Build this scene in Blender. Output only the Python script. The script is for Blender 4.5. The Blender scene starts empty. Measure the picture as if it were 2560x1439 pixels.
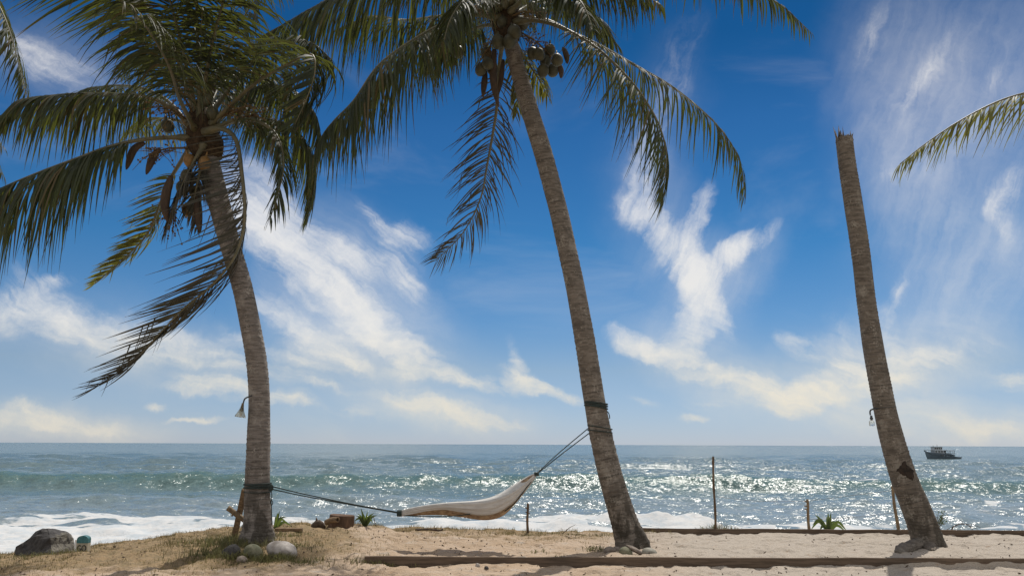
import bpy, math, random
import numpy as np
from mathutils import Vector, Matrix, Quaternion

R = math.radians
scene = bpy.context.scene
COL = scene.collection
rnd = random.Random(7)

# ------------------------------------------------------------------ camera
F = 2009.0                       # focal length in photo pixels (2560 wide)
PITCH, ROLL = R(11.0), 0.0039
EYE = Vector((0.0, 0.0, 1.6))
FWD = Vector((0, math.cos(PITCH), math.sin(PITCH)))
_r0, _u0 = Vector((1, 0, 0)), Vector((0, -math.sin(PITCH), math.cos(PITCH)))
RIGHT = _r0 * math.cos(ROLL) + _u0 * math.sin(ROLL)
UPV = _u0 * math.cos(ROLL) - _r0 * math.sin(ROLL)
cam_data = bpy.data.cameras.new('camera')
cam = bpy.data.objects.new('camera', cam_data)
COL.objects.link(cam)
cam.matrix_world = Matrix(((RIGHT.x, UPV.x, -FWD.x, EYE.x), (RIGHT.y, UPV.y, -FWD.y, EYE.y),
                           (RIGHT.z, UPV.z, -FWD.z, EYE.z), (0, 0, 0, 1)))
cam_data.sensor_width = 36.0
cam_data.lens = 36.0 * F / 2560.0
cam_data.clip_start, cam_data.clip_end = 0.1, 100000.0
scene.camera = cam

# ------------------------------------------------------------------ light
SUN_EL, SUN_AZ = R(59.0), R(21.0)        # azimuth to the right of straight ahead (+Y)
SUN_DIR = Vector((math.sin(SUN_AZ) * math.cos(SUN_EL), math.cos(SUN_AZ) * math.cos(SUN_EL), math.sin(SUN_EL)))
sd = bpy.data.lights.new('sun', 'SUN')
sd.energy, sd.angle, sd.color = 4.0, R(0.53), (1.0, 0.95, 0.87)
sun = bpy.data.objects.new('sun', sd)
COL.objects.link(sun)
sun.rotation_mode = 'QUATERNION'
sun.rotation_quaternion = SUN_DIR.to_track_quat('Z', 'Y')
sun.location = SUN_DIR * 60

scene.view_settings.view_transform = 'Standard'
scene.view_settings.look = 'None'
scene.view_settings.exposure = 0.0
scene.view_settings.gamma = 1.0
scene.cycles.max_bounces = 6
scene.cycles.transparent_max_bounces = 8
scene.cycles.sample_clamp_direct = 40.0
scene.cycles.sample_clamp_indirect = 4.0


# ------------------------------------------------------------------ node helpers
class NT:
    def __init__(self, tree):
        self.t = tree

    def n(self, kind, ins=None, **kw):
        nd = self.t.nodes.new(kind)
        for k, v in kw.items():
            setattr(nd, k, v)
        for k, v in (ins or {}).items():
            s = nd.inputs[k]
            if isinstance(v, bpy.types.NodeSocket):
                self.t.links.new(v, s)
            else:
                s.default_value = v
        return nd

    def math(self, op, a, b=None, c=None, clamp=False):
        ins = {0: a}
        if b is not None: ins[1] = b
        if c is not None: ins[2] = c
        return self.n('ShaderNodeMath', ins, operation=op, use_clamp=clamp).outputs[0]

    def vmath(self, op, a, b=None, scale=None):
        ins = {0: a}
        if b is not None: ins[1] = b
        if scale is not None: ins['Scale'] = scale
        nd = self.n('ShaderNodeVectorMath', ins, operation=op)
        return nd.outputs['Value'] if op in ('LENGTH', 'DOT_PRODUCT') else nd.outputs[0]

    def mix(self, fac, a, b, blend='MIX'):
        nd = self.n('ShaderNodeMix', {}, data_type='RGBA', blend_type=blend)
        for idx, v in ((0, fac), (6, a), (7, b)):
            s = nd.inputs[idx]
            if isinstance(v, bpy.types.NodeSocket):
                self.t.links.new(v, s)
            else:
                if idx and len(v) == 3: v = (*v, 1)
                s.default_value = v
        return nd.outputs[2]

    def smooth(self, v, lo, hi, a=0.0, b=1.0):
        return self.n('ShaderNodeMapRange', {0: v, 1: lo, 2: hi, 3: a, 4: b}, interpolation_type='SMOOTHSTEP').outputs[0]

    def noise(self, vec, scale, detail=3.0, rough=0.55, dist=0.0, col=False):
        nd = self.n('ShaderNodeTexNoise', {'Vector': vec, 'Scale': scale, 'Detail': detail, 'Roughness': rough, 'Distortion': dist})
        return nd.outputs['Color' if col else 'Fac']

    def mapping(self, vec, loc=(0, 0, 0), rot=(0, 0, 0), sc=(1, 1, 1), kind='POINT'):
        return self.n('ShaderNodeMapping', {'Vector': vec, 'Location': loc, 'Rotation': rot, 'Scale': sc}, vector_type=kind).outputs[0]

    def attr(self, name, out='Fac'):
        return self.n('ShaderNodeAttribute', attribute_name=name).outputs[out]

    def ramp(self, fac, stops):
        nd = self.n('ShaderNodeValToRGB', {0: fac})
        el = nd.color_ramp.elements
        while len(el) < len(stops): el.new(0.5)
        for e, (p, c) in zip(el, stops):
            e.position = p
            e.color = (*c, 1) if len(c) == 3 else c
        return nd.outputs[0]


def material(name):
    m = bpy.data.materials.new(name)
    m.use_nodes = True
    m.node_tree.nodes.clear()
    t = NT(m.node_tree)
    out = t.n('ShaderNodeOutputMaterial')
    return m, t, out


# ------------------------------------------------------------------ pixel of the photo -> direction / point
def ray(px, py):
    return RIGHT * ((px - 1280.0) / F) + UPV * ((719.5 - py) / F) + FWD


def P(px, py, D):
    d = ray(px, py)
    return EYE + d * (D / d.y)


def mpp(px, py, D):              # metres per photo pixel at that point
    return D / ray(px, py).y / F


# ------------------------------------------------------------------ sky
world = bpy.data.worlds.new('World')
scene.world = world
world.use_nodes = True
world.node_tree.nodes.clear()
wt = NT(world.node_tree)
wout = wt.n('ShaderNodeOutputWorld')
sky = wt.n('ShaderNodeTexSky', sky_type='NISHITA', sun_disc=False, sun_elevation=SUN_EL, sun_rotation=SUN_AZ,
           altitude=0.0, air_density=1.0, dust_density=0.0, ozone_density=3.0)
dirv = wt.n('ShaderNodeTexCoord').outputs['Generated']
sx = wt.n('ShaderNodeSeparateXYZ', {0: dirv})
yy = wt.math('MAXIMUM', sx.outputs[1], 0.06)
uu = wt.math('DIVIDE', sx.outputs[0], yy)
vv = wt.math('DIVIDE', sx.outputs[2], yy)
uv = wt.n('ShaderNodeCombineXYZ', {0: uu, 1: vv, 2: 0.0}).outputs[0]
w1 = wt.vmath('SUBTRACT', wt.noise(uv, 6.0, 2.0, 0.5, col=True), (0.5, 0.5, 0.5))
w2 = wt.vmath('SUBTRACT', wt.noise(uv, 26.0, 5.0, 0.62, col=True), (0.5, 0.5, 0.5))
puv = wt.vmath('ADD', wt.vmath('ADD', uv, wt.vmath('SCALE', w1, scale=0.055)), wt.vmath('SCALE', w2, scale=0.028))
CLOUDS = [   # ax, ay, bx, by, half width (photo px), weight : streaks of cirrus, kept as directions in the sky
    (-60, 760, 190, 790, 62, .75), (150, 800, 420, 862, 52, .75), (380, 855, 640, 905, 34, .6), (600, 900, 800, 960, 26, .35),
    (40, 690, 150, 760, 45, .5), (100, 700, 190, 676, 20, .55),
    (590, 430, 690, 570, 70, .9), (660, 540, 800, 690, 74, 1.0), (740, 640, 900, 790, 60, 1.0), (860, 750, 1020, 870, 42, .95),
    (980, 850, 1130, 940, 28, .85), (1100, 925, 1260, 970, 18, .7), (830, 620, 930, 690, 40, .6),
    (930, 570, 1050, 610, 36, .55), (950, 640, 1030, 720, 44, .6), (990, 700, 1050, 760, 26, .5),
    (660, 750, 760, 830, 34, .65), (720, 810, 880, 890, 34, .75), (540, 820, 640, 860, 18, .45), (680, 870, 830, 910, 22, .55), (860, 880, 950, 925, 20, .45),
    (430, 935, 560, 965, 22, .75), (540, 960, 660, 995, 26, .7), (680, 990, 800, 1010, 20, .55), (840, 1015, 940, 1035, 18, .5),
    (1000, 920, 1060, 940, 22, .5), (960, 970, 1110, 1015, 24, .65), (1080, 1005, 1220, 1045, 20, .7), (1200, 1040, 1310, 1060, 12, .65),
    (1275, 860, 1300, 940, 20, .6), (1260, 925, 1340, 970, 26, .8), (1320, 960, 1450, 1002, 16, .7),
    (-20, 1035, 140, 1050, 24, .75), (120, 1055, 330, 1070, 16, .6), (430, 1043, 570, 1058, 8, .5), (380, 992, 430, 998, 12, .55),
    (1560, 510, 1640, 600, 44, .7), (1600, 470, 1640, 560, 40, .6), (1630, 580, 1740, 700, 56, .95), (1768, 470, 1720, 570, 26, .65), (1730, 550, 1700, 640, 34, .7), (1690, 640, 1770, 760, 52, .95),
    (1940, 560, 1850, 615, 28, .7), (1880, 595, 1790, 660, 32, .8), (1820, 635, 1750, 710, 34, .8), (1740, 720, 1730, 840, 44, .9), (1770, 740, 1810, 840, 24, .6),
    (1730, 820, 1710, 900, 40, .75), (1530, 835, 1640, 880, 24, .85), (1620, 865, 1760, 930, 30, .9), (1740, 920, 1880, 980, 26, .6),
    (1690, 180, 1620, 330, 50, .33), (1650, 330, 1600, 480, 55, .42), (1740, 60, 1690, 200, 60, .2),
    (1870, 965, 1990, 1010, 36, .8), (1960, 1010, 2040, 970, 34, .8), (2010, 960, 2190, 930, 44, .7), (2180, 940, 2320, 900, 36, .6), (2310, 905, 2470, 870, 26, .5),
    (1950, 840, 2010, 870, 22, .6), (1990, 870, 2180, 900, 44, .4), (2260, 700, 2225, 790, 20, .4), (2190, 800, 2240, 880, 40, .5), (2080, 800, 2140, 840, 30, .35),
    (1560, 985, 1640, 1010, 14, .3), (1710, 1038, 1775, 1043, 12, .6), (2300, 1050, 2600, 1070, 30, .45), (2480, 930, 2580, 960, 30, .4),
    (2570, 420, 2480, 520, 34, .5), (2480, 500, 2510, 600, 30, .45), (2200, 20, 2150, 160, 30, .35), (2420, 60, 2260, 260, 26, .35), (2560, 120, 2400, 280, 26, .3), (2330, 180, 2230, 300, 22, .3), (2170, 460, 2320, 440, 20, .3),
    (30, 100, 140, 170, 44, .4), (100, 150, 240, 230, 50, .45), (0, 60, 80, 110, 40, .3), (880, 500, 960, 590, 16, .35), (1130, 930, 1180, 945, 10, .3), (1700, 1000, 1860, 1015, 12, .3), (740, 930, 900, 975, 14, .4), (700, 690, 740, 720, 16, .4),
]
HAZE = [     # broad thin veils
    (2220, -60, 2150, 220, 130, .34), (2480, 0, 2230, 330, 150, .40), (2640, 120, 2330, 400, 150, .42), (2300, 380, 2220, 560, 120, .30), (2620, 480, 2330, 700, 170, .42),
    (2500, 640, 2380, 860, 130, .30), (1700, 120, 1640, 420, 90, .24), (1610, 480, 1760, 860, 120, .42), (1780, 700, 1920, 580, 70, .35), (1560, 840, 1880, 970, 60, .35), (1900, 1000, 2420, 900, 90, .45), (2000, 960, 2300, 900, 110, .30), (2200, 1050, 2640, 1075, 50, .75), (-60, 1050, 420, 1075, 34, .5), (900, 1010, 1330, 1060, 36, .35),
    (-60, 770, 400, 880, 110, .36), (300, 860, 760, 940, 70, .28), (620, 480, 920, 800, 130, .42), (820, 740, 1180, 960, 90, .35), (900, 560, 1060, 760, 80, .3), (640, 760, 940, 920, 70, .34), (40, 90, 260, 250, 110, .40), (-20, 1040, 380, 1070, 50, .3), (800, 980, 1250, 1040, 50, .2), (1950, 620, 1800, 760, 60, .15)]


def blobs(lst, acc, kl, kw):
    for ax, ay, bx, by, hw, wgt in lst:
        da, db = ray(ax, ay), ray(bx, by)
        a, b = Vector((da.x / da.y, da.z / da.y)), Vector((db.x / db.y, db.z / db.y))
        c, e = (a + b) / 2, (b - a)
        hl = e.length / 2 + hw * 0.9 / F
        mp = wt.mapping(puv, (c.x, c.y, 0), (0, 0, math.atan2(e.y, e.x)), (hl * kl, hw * kw / F, 1.0), 'TEXTURE')
        g = wt.n('ShaderNodeTexGradient', {0: mp}, gradient_type='SPHERICAL').outputs['Fac']
        acc = wt.math('MULTIPLY_ADD', g, wgt, acc)
    return acc


acc = blobs([(a, b, c, d, h * (.86 if h > 39 else .95), w * (1.15 if b > 900 else 1.0)) for a, b, c, d, h, w in CLOUDS], 0.0, 1.4, 1.68)
haze = blobs(HAZE, 0.0, 1.5, 1.7)
sA = wt.noise(wt.mapping(puv, rot=(0, 0, R(-38)), sc=(1 / 4.0, 1 / 48, 1), kind='TEXTURE'), 1.0, 7.0, 0.66)
sB = wt.noise(wt.mapping(puv, rot=(0, 0, R(66)), sc=(1 / 4.5, 1 / 42, 1), kind='TEXTURE'), 1.0, 7.0, 0.66)
side = wt.smooth(uu, 0.02, 0.14)
streak = wt.math('ADD', wt.math('MULTIPLY', sA, wt.math('SUBTRACT', 1.0, side)), wt.math('MULTIPLY', sB, side))
sC = wt.noise(wt.mapping(puv, rot=(0, 0, R(-14)), sc=(1 / 7.0, 1 / 46, 1), kind='TEXTURE'), 1.0, 7.0, 0.62)
low = wt.smooth(vv, 0.21, 0.10)
streak = wt.math('ADD', wt.math('MULTIPLY', streak, wt.math('SUBTRACT', 1.0, low)), wt.math('MULTIPLY', sC, low))
broad = wt.noise(puv, 13.0, 8.0, 0.66)
fluff = wt.math('MULTIPLY_ADD', broad, 0.65, wt.math('MULTIPLY', streak, 0.7))
sat = wt.math('SUBTRACT', 1.0, wt.math('EXPONENT', wt.math('MULTIPLY', acc, -0.95)))
dens = wt.math('MULTIPLY_ADD', wt.math('SUBTRACT', fluff, 0.64), wt.math('MULTIPLY_ADD', low, -0.2, 2.0), sat)
dens = wt.math('MULTIPLY', wt.smooth(dens, 0.0, 1.12), wt.smooth(sat, 0.0, 0.36))
hz = wt.math('MULTIPLY', wt.smooth(haze, 0.0, 0.75), wt.math('MULTIPLY_ADD', fluff, 1.0, -0.18))
dens = wt.math('SUBTRACT', 1.0, wt.math('MULTIPLY', wt.math('SUBTRACT', 1.0, dens), wt.math('SUBTRACT', 1.0, wt.math('MULTIPLY', hz, 0.85, clamp=True))))
front = wt.smooth(sx.outputs[1], 0.06, 0.3)
dens = wt.math('MULTIPLY', wt.math('MULTIPLY', dens, 0.94), front)
# general thin veil that also covers the rest of the dome
veil = wt.smooth(wt.noise(wt.mapping(dirv, sc=(2, 2, 5)), 1.6, 6.0, 0.6, 0.6), 0.50, 0.85, 0.0, 0.16)
dens = wt.math('MAXIMUM', dens, veil)
elev = sx.outputs[2]
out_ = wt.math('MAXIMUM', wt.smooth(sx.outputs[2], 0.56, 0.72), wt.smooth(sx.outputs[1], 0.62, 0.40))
cover = wt.smooth(wt.noise(wt.mapping(dirv, sc=(1, 1, 1.8)), 2.2, 5.0, 0.6, 0.4), 0.26, 0.52, 0.2, 0.85)  # bright clouds added out of view to lift the fill light
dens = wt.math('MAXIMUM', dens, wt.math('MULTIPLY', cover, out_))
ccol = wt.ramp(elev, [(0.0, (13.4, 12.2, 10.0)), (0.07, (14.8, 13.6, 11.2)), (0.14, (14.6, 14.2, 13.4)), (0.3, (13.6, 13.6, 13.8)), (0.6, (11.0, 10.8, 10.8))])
tint = wt.ramp(elev, [(0.0, (.79, .97, 1.57)), (0.09, (.89, .985, 1.20)), (0.149, (.60, .91, 1.21)), (0.237, (.31, .81, 1.155)), (0.376, (.215, .665, 1.03)), (0.468, (.09, .51, .83)), (1.0, (.12, .5, .9))])
skyc = wt.mix(1.0, sky.outputs[0], tint, 'MULTIPLY')
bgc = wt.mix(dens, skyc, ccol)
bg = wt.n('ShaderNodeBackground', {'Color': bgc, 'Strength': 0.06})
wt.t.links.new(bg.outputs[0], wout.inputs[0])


# ------------------------------------------------------------------ object helpers
def tag(o, label=None, cat=None, group=None, kind=None):
    if label: o['label'] = label
    if cat: o['category'] = cat
    if group: o['group'] = group
    if kind: o['kind'] = kind
    return o


def thing(name, loc, label, cat, group=None):
    o = bpy.data.objects.new(name, None)
    COL.objects.link(o)
    o.location = loc
    o.empty_display_size = 0.1
    return tag(o, label, cat, group)


def origin(o):
    v = Vector((0, 0, 0))
    while o is not None:
        v += o.location
        o = o.parent
    return v


class MB:
    """collects geometry in world coordinates and links it as ONE mesh object"""
    def __init__(self):
        self.v, self.f, self.a = [], [], {}

    def add(self, verts, faces, **attrs):
        k = len(self.v)
        self.v += [tuple(p) for p in verts]
        self.f += [tuple(i + k for i in fc) for fc in faces]
        for nme, val in attrs.items():
            lst = self.a.setdefault(nme, [])
            lst += [0.0] * (k - len(lst))
            lst += list(val) if hasattr(val, '__len__') else [val] * len(verts)
        return self

    def tube(self, pts, rad, n=10, cap=True, squash=None, **attrs):
        pts = [Vector(p) for p in pts]
        m = len(pts)
        if not hasattr(rad, '__len__'): rad = [rad] * m
        T = [(pts[min(i + 1, m - 1)] - pts[max(i - 1, 0)]).normalized() for i in range(m)]
        ref = Vector((0, 0, 1)) if abs(T[0].z) < 0.9 else Vector((1, 0, 0))
        N = (ref - ref.dot(T[0]) * T[0]).normalized()
        vs, fs = [], []
        for i in range(m):
            N = N - N.dot(T[i]) * T[i]
            N.normalize()
            B = T[i].cross(N)
            for k in range(n):
                a = 2 * math.pi * k / n
                r = rad[i](a) if callable(rad[i]) else rad[i]
                vs.append(pts[i] + (N * math.cos(a) + B * math.sin(a)) * r)
        for i in range(m - 1):
            for k in range(n):
                k2 = (k + 1) % n
                fs.append((i * n + k, i * n + k2, (i + 1) * n + k2, (i + 1) * n + k))
        if cap:
            fs.append(tuple(reversed(range(n))))
            fs.append(tuple(range((m - 1) * n, m * n)))
        return self.add(vs, fs, **attrs)

    def box(self, c, size, rot=None):
        c = Vector(c)
        q = rot or Quaternion()
        vs = [c + q @ Vector((sx_ * size[0] / 2, sy_ * size[1] / 2, sz_ * size[2] / 2))
              for sx_ in (-1, 1) for sy_ in (-1, 1) for sz_ in (-1, 1)]
        return self.add(vs, [(0, 1, 3, 2), (4, 6, 7, 5), (0, 4, 5, 1), (2, 3, 7, 6), (0, 2, 6, 4), (1, 5, 7, 3)])

    def build(self, name, mats, parent=None, smooth=True, base=None):
        me = bpy.data.meshes.new(name)
        o = bpy.data.objects.new(name, me)
        COL.objects.link(o)
        if parent is not None:
            o.parent = parent
            off = origin(parent)
        else:
            off = Vector(base) if base is not None else Vector((0, 0, 0))
            o.location = off
        me.from_pydata([(x - off.x, y - off.y, z - off.z) for x, y, z in self.v], [], self.f)
        for nme, val in self.a.items():
            val = list(val) + [0.0] * (len(self.v) - len(val))
            at = me.attributes.new(nme, 'FLOAT', 'POINT')
            at.data.foreach_set('value', np.array(val, dtype=np.float32))
        for mt in (mats if isinstance(mats, (list, tuple)) else [mats]):
            me.materials.append(mt)
        if smooth:
            me.polygons.foreach_set('use_smooth', np.ones(len(me.polygons), dtype=bool))
        me.update()
        return o


def grid_mesh(name, X, Y, Z, mat, attrs=None, smooth=True):
    ny, nx = X.shape
    co = np.stack([X, Y, Z], -1).reshape(-1, 3).astype(np.float32)
    idx = np.arange(ny * nx).reshape(ny, nx)
    q = np.stack([idx[:-1, :-1], idx[:-1, 1:], idx[1:, 1:], idx[1:, :-1]], -1).reshape(-1, 4)
    me = bpy.data.meshes.new(name)
    me.vertices.add(len(co))
    me.vertices.foreach_set('co', co.ravel())
    me.loops.add(q.size)
    me.loops.foreach_set('vertex_index', q.ravel().astype(np.int32))
    me.polygons.add(len(q))
    me.polygons.foreach_set('loop_start', (np.arange(len(q)) * 4).astype(np.int32))
    me.polygons.foreach_set('loop_total', np.full(len(q), 4, dtype=np.int32))
    if smooth:
        me.polygons.foreach_set('use_smooth', np.ones(len(q), dtype=bool))
    me.update(calc_edges=True)
    for k, v in (attrs or {}).items():
        at = me.attributes.new(k, 'FLOAT', 'POINT')
        at.data.foreach_set('value', v.ravel().astype(np.float32))
    me.materials.append(mat)
    o = bpy.data.objects.new(name, me)
    COL.objects.link(o)
    return o


_tab = np.random.RandomState(5).rand(256, 256)


def vnoise(x, y, seed=0):
    x, y = np.asarray(x, float) + seed * 17.31, np.asarray(y, float) + seed * 9.77
    xi, yi = np.floor(x).astype(int), np.floor(y).astype(int)
    fx, fy = x - xi, y - yi
    fx, fy = fx * fx * (3 - 2 * fx), fy * fy * (3 - 2 * fy)
    a, b = _tab[yi % 256, xi % 256], _tab[yi % 256, (xi + 1) % 256]
    c, d = _tab[(yi + 1) % 256, xi % 256], _tab[(yi + 1) % 256, (xi + 1) % 256]
    return (a * (1 - fx) + b * fx) * (1 - fy) + (c * (1 - fx) + d * fx) * fy


def fbm(x, y, seed=0, o=4, g=0.5):
    s, a, t = 0.0, 1.0, 0.0
    for i in range(o):
        s = s + a * vnoise(x, y, seed + i * 3)
        t += a
        x, y, a = x * 2.03, y * 2.03, a * g
    return s / t


def sstep(lo, hi, v):
    t = np.clip((v - lo) / (hi - lo), 0, 1)
    return t * t * (3 - 2 * t)


def spline(ctrl, n):
    """Catmull-Rom through ctrl (Vectors or tuples), n points evenly spaced by arc length"""
    c = np.array([tuple(p) for p in ctrl], float)
    c = np.vstack([2 * c[0] - c[1], c, 2 * c[-1] - c[-2]])
    out = []
    for i in range(1, len(c) - 2):
        t = np.linspace(0, 1, 24, endpoint=False)[:, None]
        p0, p1, p2, p3 = c[i - 1], c[i], c[i + 1], c[i + 2]
        out.append(0.5 * (2 * p1 + (p2 - p0) * t + (2 * p0 - 5 * p1 + 4 * p2 - p3) * t ** 2 + (3 * p1 - p0 - 3 * p2 + p3) * t ** 3))
    out = np.vstack(out + [c[-2][None]])
    k = min(3, out.shape[1])
    s = np.concatenate([[0], np.cumsum(np.linalg.norm(np.diff(out[:, :k], axis=0), axis=1))])
    q = np.linspace(0, s[-1], n)
    return np.stack([np.interp(q, s, out[:, j]) for j in range(out.shape[1])], -1)


# ------------------------------------------------------------------ materials
def simple_mat(name, c1, c2, scale=8.0, rough=0.8, bump=0.0, spec=0.3, stretch=(1, 1, 1), detail=5.0, contrast=(0.35, 0.65)):
    m, t, out = material(name)
    co = t.mapping(t.n('ShaderNodeTexCoord').outputs['Object'], sc=stretch)
    nz = t.noise(co, scale, detail, 0.6)
    col = t.mix(t.smooth(nz, contrast[0], contrast[1]), c1, c2)
    b = t.n('ShaderNodeBsdfPrincipled', {'Base Color': col, 'Roughness': rough, 'Specular IOR Level': spec})
    if bump:
        bp = t.n('ShaderNodeBump', {'Strength': 0.8, 'Distance': bump, 'Height': nz})
        t.t.links.new(bp.outputs[0], b.inputs['Normal'])
    t.t.links.new(b.outputs[0], out.inputs[0])
    return m


def trunk_mat(name, base, dark, lichen, lichen_amt, moss):
    m, t, out = material(name)
    co = t.n('ShaderNodeTexCoord').outputs['Object']
    along = t.attr('along')
    ring = t.attr('ring')
    n1 = t.noise(co, 5.0, 5.0, 0.65)
    n2 = t.noise(t.mapping(co, sc=(1, 1, 6.5)), 5.5, 6.0, 0.72)
    n3 = t.noise(co, 38.0, 4.0, 0.7)
    n4 = t.noise(t.mapping(co, sc=(1, 1, 1.6)), 2.6, 6.0, 0.7)
    col = t.mix(t.smooth(n2, 0.36, 0.66), base, tuple(c * 0.5 for c in base))
    col = t.mix(t.math('MULTIPLY', t.smooth(n4, 0.53, 0.66), 0.5), col, dark)
    n5 = t.noise(t.mapping(co, sc=(1, 1, .8)), 3.2, 5.0, 0.7)
    col = t.mix(t.math('MULTIPLY', t.smooth(n5, 0.55, 0.68), 0.55), col, lichen)
    ck = t.noise(t.mapping(co, sc=(9, 9, .7)), 2.2, 4.0, 0.7)
    col = t.mix(t.math('MULTIPLY', t.smooth(ck, 0.60, 0.70), t.smooth(along, 3.2, 0.4, 0.0, 0.7)), col, dark)
    rg = t.math('MULTIPLY', t.smooth(t.math('ADD', ring, t.math('MULTIPLY', t.math('SUBTRACT', n2, 0.5), 0.5)), 0.66, 0.92), t.smooth(n1, 0.40, 0.60))
    col = t.mix(t.math('MULTIPLY', rg, 0.9), col, dark)
    spot = t.smooth(t.math('ADD', t.math('MULTIPLY', n3, 0.55), t.math('MULTIPLY', n1, 0.55)), 0.57 - lichen_amt, 0.66 - lichen_amt)
    col = t.mix(t.math('MULTIPLY', spot, 0.8), col, lichen)
    low = t.math('MULTIPLY', t.smooth(along, 1.6, 0.1), t.smooth(t.noise(t.mapping(co, sc=(1, 1, .5)), 6.0, 4.0, 0.6), 0.42, 0.58))
    col = t.mix(t.math('MULTIPLY', low, moss), col, (0.035, 0.030, 0.022))
    h = t.math('ADD', t.math('MULTIPLY', n2, 0.6), t.math('MULTIPLY', n3, 0.4))
    bp = t.n('ShaderNodeBump', {'Strength': 0.9, 'Distance': 0.025, 'Height': h})
    b = t.n('ShaderNodeBsdfPrincipled', {'Base Color': col, 'Roughness': 0.9, 'Specular IOR Level': 0.2, 'Normal': bp.outputs[0]})
    t.t.links.new(b.outputs[0], out.inputs[0])
    return m


def leaf_mat(name, g1, g2, trans, tmix=0.3, rough=0.42, spec=0.5):
    m, t, out = material(name)
    tn = t.attr('tint')
    u = t.attr('u')
    col = t.mix(tn, g1, g2)
    col = t.mix(t.math('MULTIPLY', t.smooth(tn, 0.90, 0.94), 0.8), col, (0.12, 0.085, 0.04))
    col = t.mix(t.smooth(t.math('ADD', u, t.math('MULTIPLY', tn, 0.12)), 0.93, 1.08), col, (0.16, 0.11, 0.05))
    tc = t.mix(tn, trans, tuple(c * 0.25 for c in trans))
    b = t.n('ShaderNodeBsdfPrincipled', {'Base Color': col, 'Roughness': rough, 'Specular IOR Level': spec})
    tr = t.n('ShaderNodeBsdfTranslucent', {'Color': tc})
    mx = t.n('ShaderNodeMixShader', {0: tmix, 1: b.outputs[0], 2: tr.outputs[0]})
    t.t.links.new(mx.outputs[0], out.inputs[0])
    return m


M = {}
M['trunk'] = trunk_mat('palm_bark', (0.25, 0.22, 0.195), (0.075, 0.065, 0.055), (0.38, 0.35, 0.31), -0.04, 0.75)
M['trunk_mid'] = trunk_mat('palm_bark_weathered', (0.215, 0.185, 0.155), (0.055, 0.047, 0.039), (0.34, 0.31, 0.265), -0.02, 0.85)
M['trunk_dead'] = trunk_mat('dead_palm_bark', (0.195, 0.165, 0.135), (0.05, 0.043, 0.035), (0.32, 0.29, 0.245), -0.02, 0.65)
M['leaf'] = leaf_mat('palm_leaf', (0.024, 0.033, 0.024), (0.045, 0.053, 0.034), (0.24, 0.265, 0.04), 0.24, 0.62, 0.2)
M['leaf_young'] = leaf_mat('palm_leaf_yellowing', (0.085, 0.10, 0.03), (0.14, 0.14, 0.04), (0.36, 0.34, 0.05), 0.40, .55, .3)
M['leaf_dry'] = leaf_mat('palm_leaf_dry', (0.055, 0.055, 0.045), (0.085, 0.078, 0.06), (0.10, 0.09, 0.04), 0.2, 0.6, 0.25)
M['stalk'] = simple_mat('palm_stalk', (0.135, 0.115, 0.06), (0.085, 0.08, 0.042), 6, 0.5, 0.0, 0.5)
M['husk'] = simple_mat('coconut_husk', (0.07, 0.066, 0.034), (0.04, 0.040, 0.024), 7, 0.55, 0.0, 0.4)
M['husk_orange'] = simple_mat('coconut_husk_ripe', (0.30, 0.17, 0.06), (0.18, 0.11, 0.045), 12, 0.5)
M['spathe'] = simple_mat('dried_spathe', (0.085, 0.055, 0.035), (0.045, 0.032, 0.024), 10, 0.75, 0.004, 0.3, (1, 1, .3))
M['fibre'] = simple_mat('coir_fibre', (0.075, 0.05, 0.03), (0.035, 0.026, 0.018), 22, 0.95, 0.01, 0.1)
M['blossom'] = simple_mat('flower_stalk', (0.19, 0.12, 0.055), (0.11, 0.075, 0.035), 14, 0.8)
M['rope'] = simple_mat('green_rope', (0.022, 0.035, 0.032), (0.04, 0.052, 0.048), 120, 0.8, 0.002)
M['canvas'] = simple_mat('white_canvas', (0.56, 0.55, 0.53), (0.48, 0.47, 0.455), 5, 0.85, 0.02, 0.15, (1, 5, 5))
M['lining'] = simple_mat('brown_lining', (0.40, 0.29, 0.185), (0.22, 0.145, 0.09), 14, 0.9, 0.004, 0.2, (1, 1, 2))
M['wood'] = simple_mat('weathered_wood', (0.24, 0.165, 0.10), (0.13, 0.09, 0.055), 9, 0.85, 0.004, 0.2, (1, 1, 4))
M['board'] = simple_mat('board_wood', (0.15, 0.11, 0.08), (0.09, 0.066, 0.048), 5, 0.9, 0.004, 0.15, (0.5, 3, 7))
M['bamboo'] = simple_mat('dry_bamboo', (0.26, 0.19, 0.11), (0.16, 0.11, 0.065), 10, 0.7, 0.002, 0.3, (3, 3, .6))
M['post'] = simple_mat('post_wood', (0.17, 0.115, 0.07), (0.09, 0.062, 0.04), 16, 0.85, 0.004, 0.2, (1, 1, .4))
M['stump'] = simple_mat('stump_wood', (0.155, 0.095, 0.062), (0.085, 0.055, 0.038), 12, 0.9, 0.008, 0.15, (1, 1, .3))
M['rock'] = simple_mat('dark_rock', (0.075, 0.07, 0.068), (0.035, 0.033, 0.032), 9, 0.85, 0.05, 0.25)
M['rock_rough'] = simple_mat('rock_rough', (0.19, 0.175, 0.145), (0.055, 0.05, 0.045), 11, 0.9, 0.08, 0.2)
M['stone'] = simple_mat('pale_stone', (0.40, 0.37, 0.345), (0.22, 0.19, 0.165), 7, 0.7, 0.004, 0.4)
M['stone_dark'] = simple_mat('mossy_stone', (0.20, 0.19, 0.13), (0.11, 0.115, 0.07), 9, 0.85, 0.008)
M['stone_grey'] = simple_mat('grey_stone', (0.30, 0.285, 0.24), (0.20, 0.19, 0.155), 10, 0.85, 0.006)
M['stone_brown'] = simple_mat('brown_stone', (0.24, 0.20, 0.165), (0.15, 0.12, 0.10), 12, 0.85, 0.006)
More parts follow.
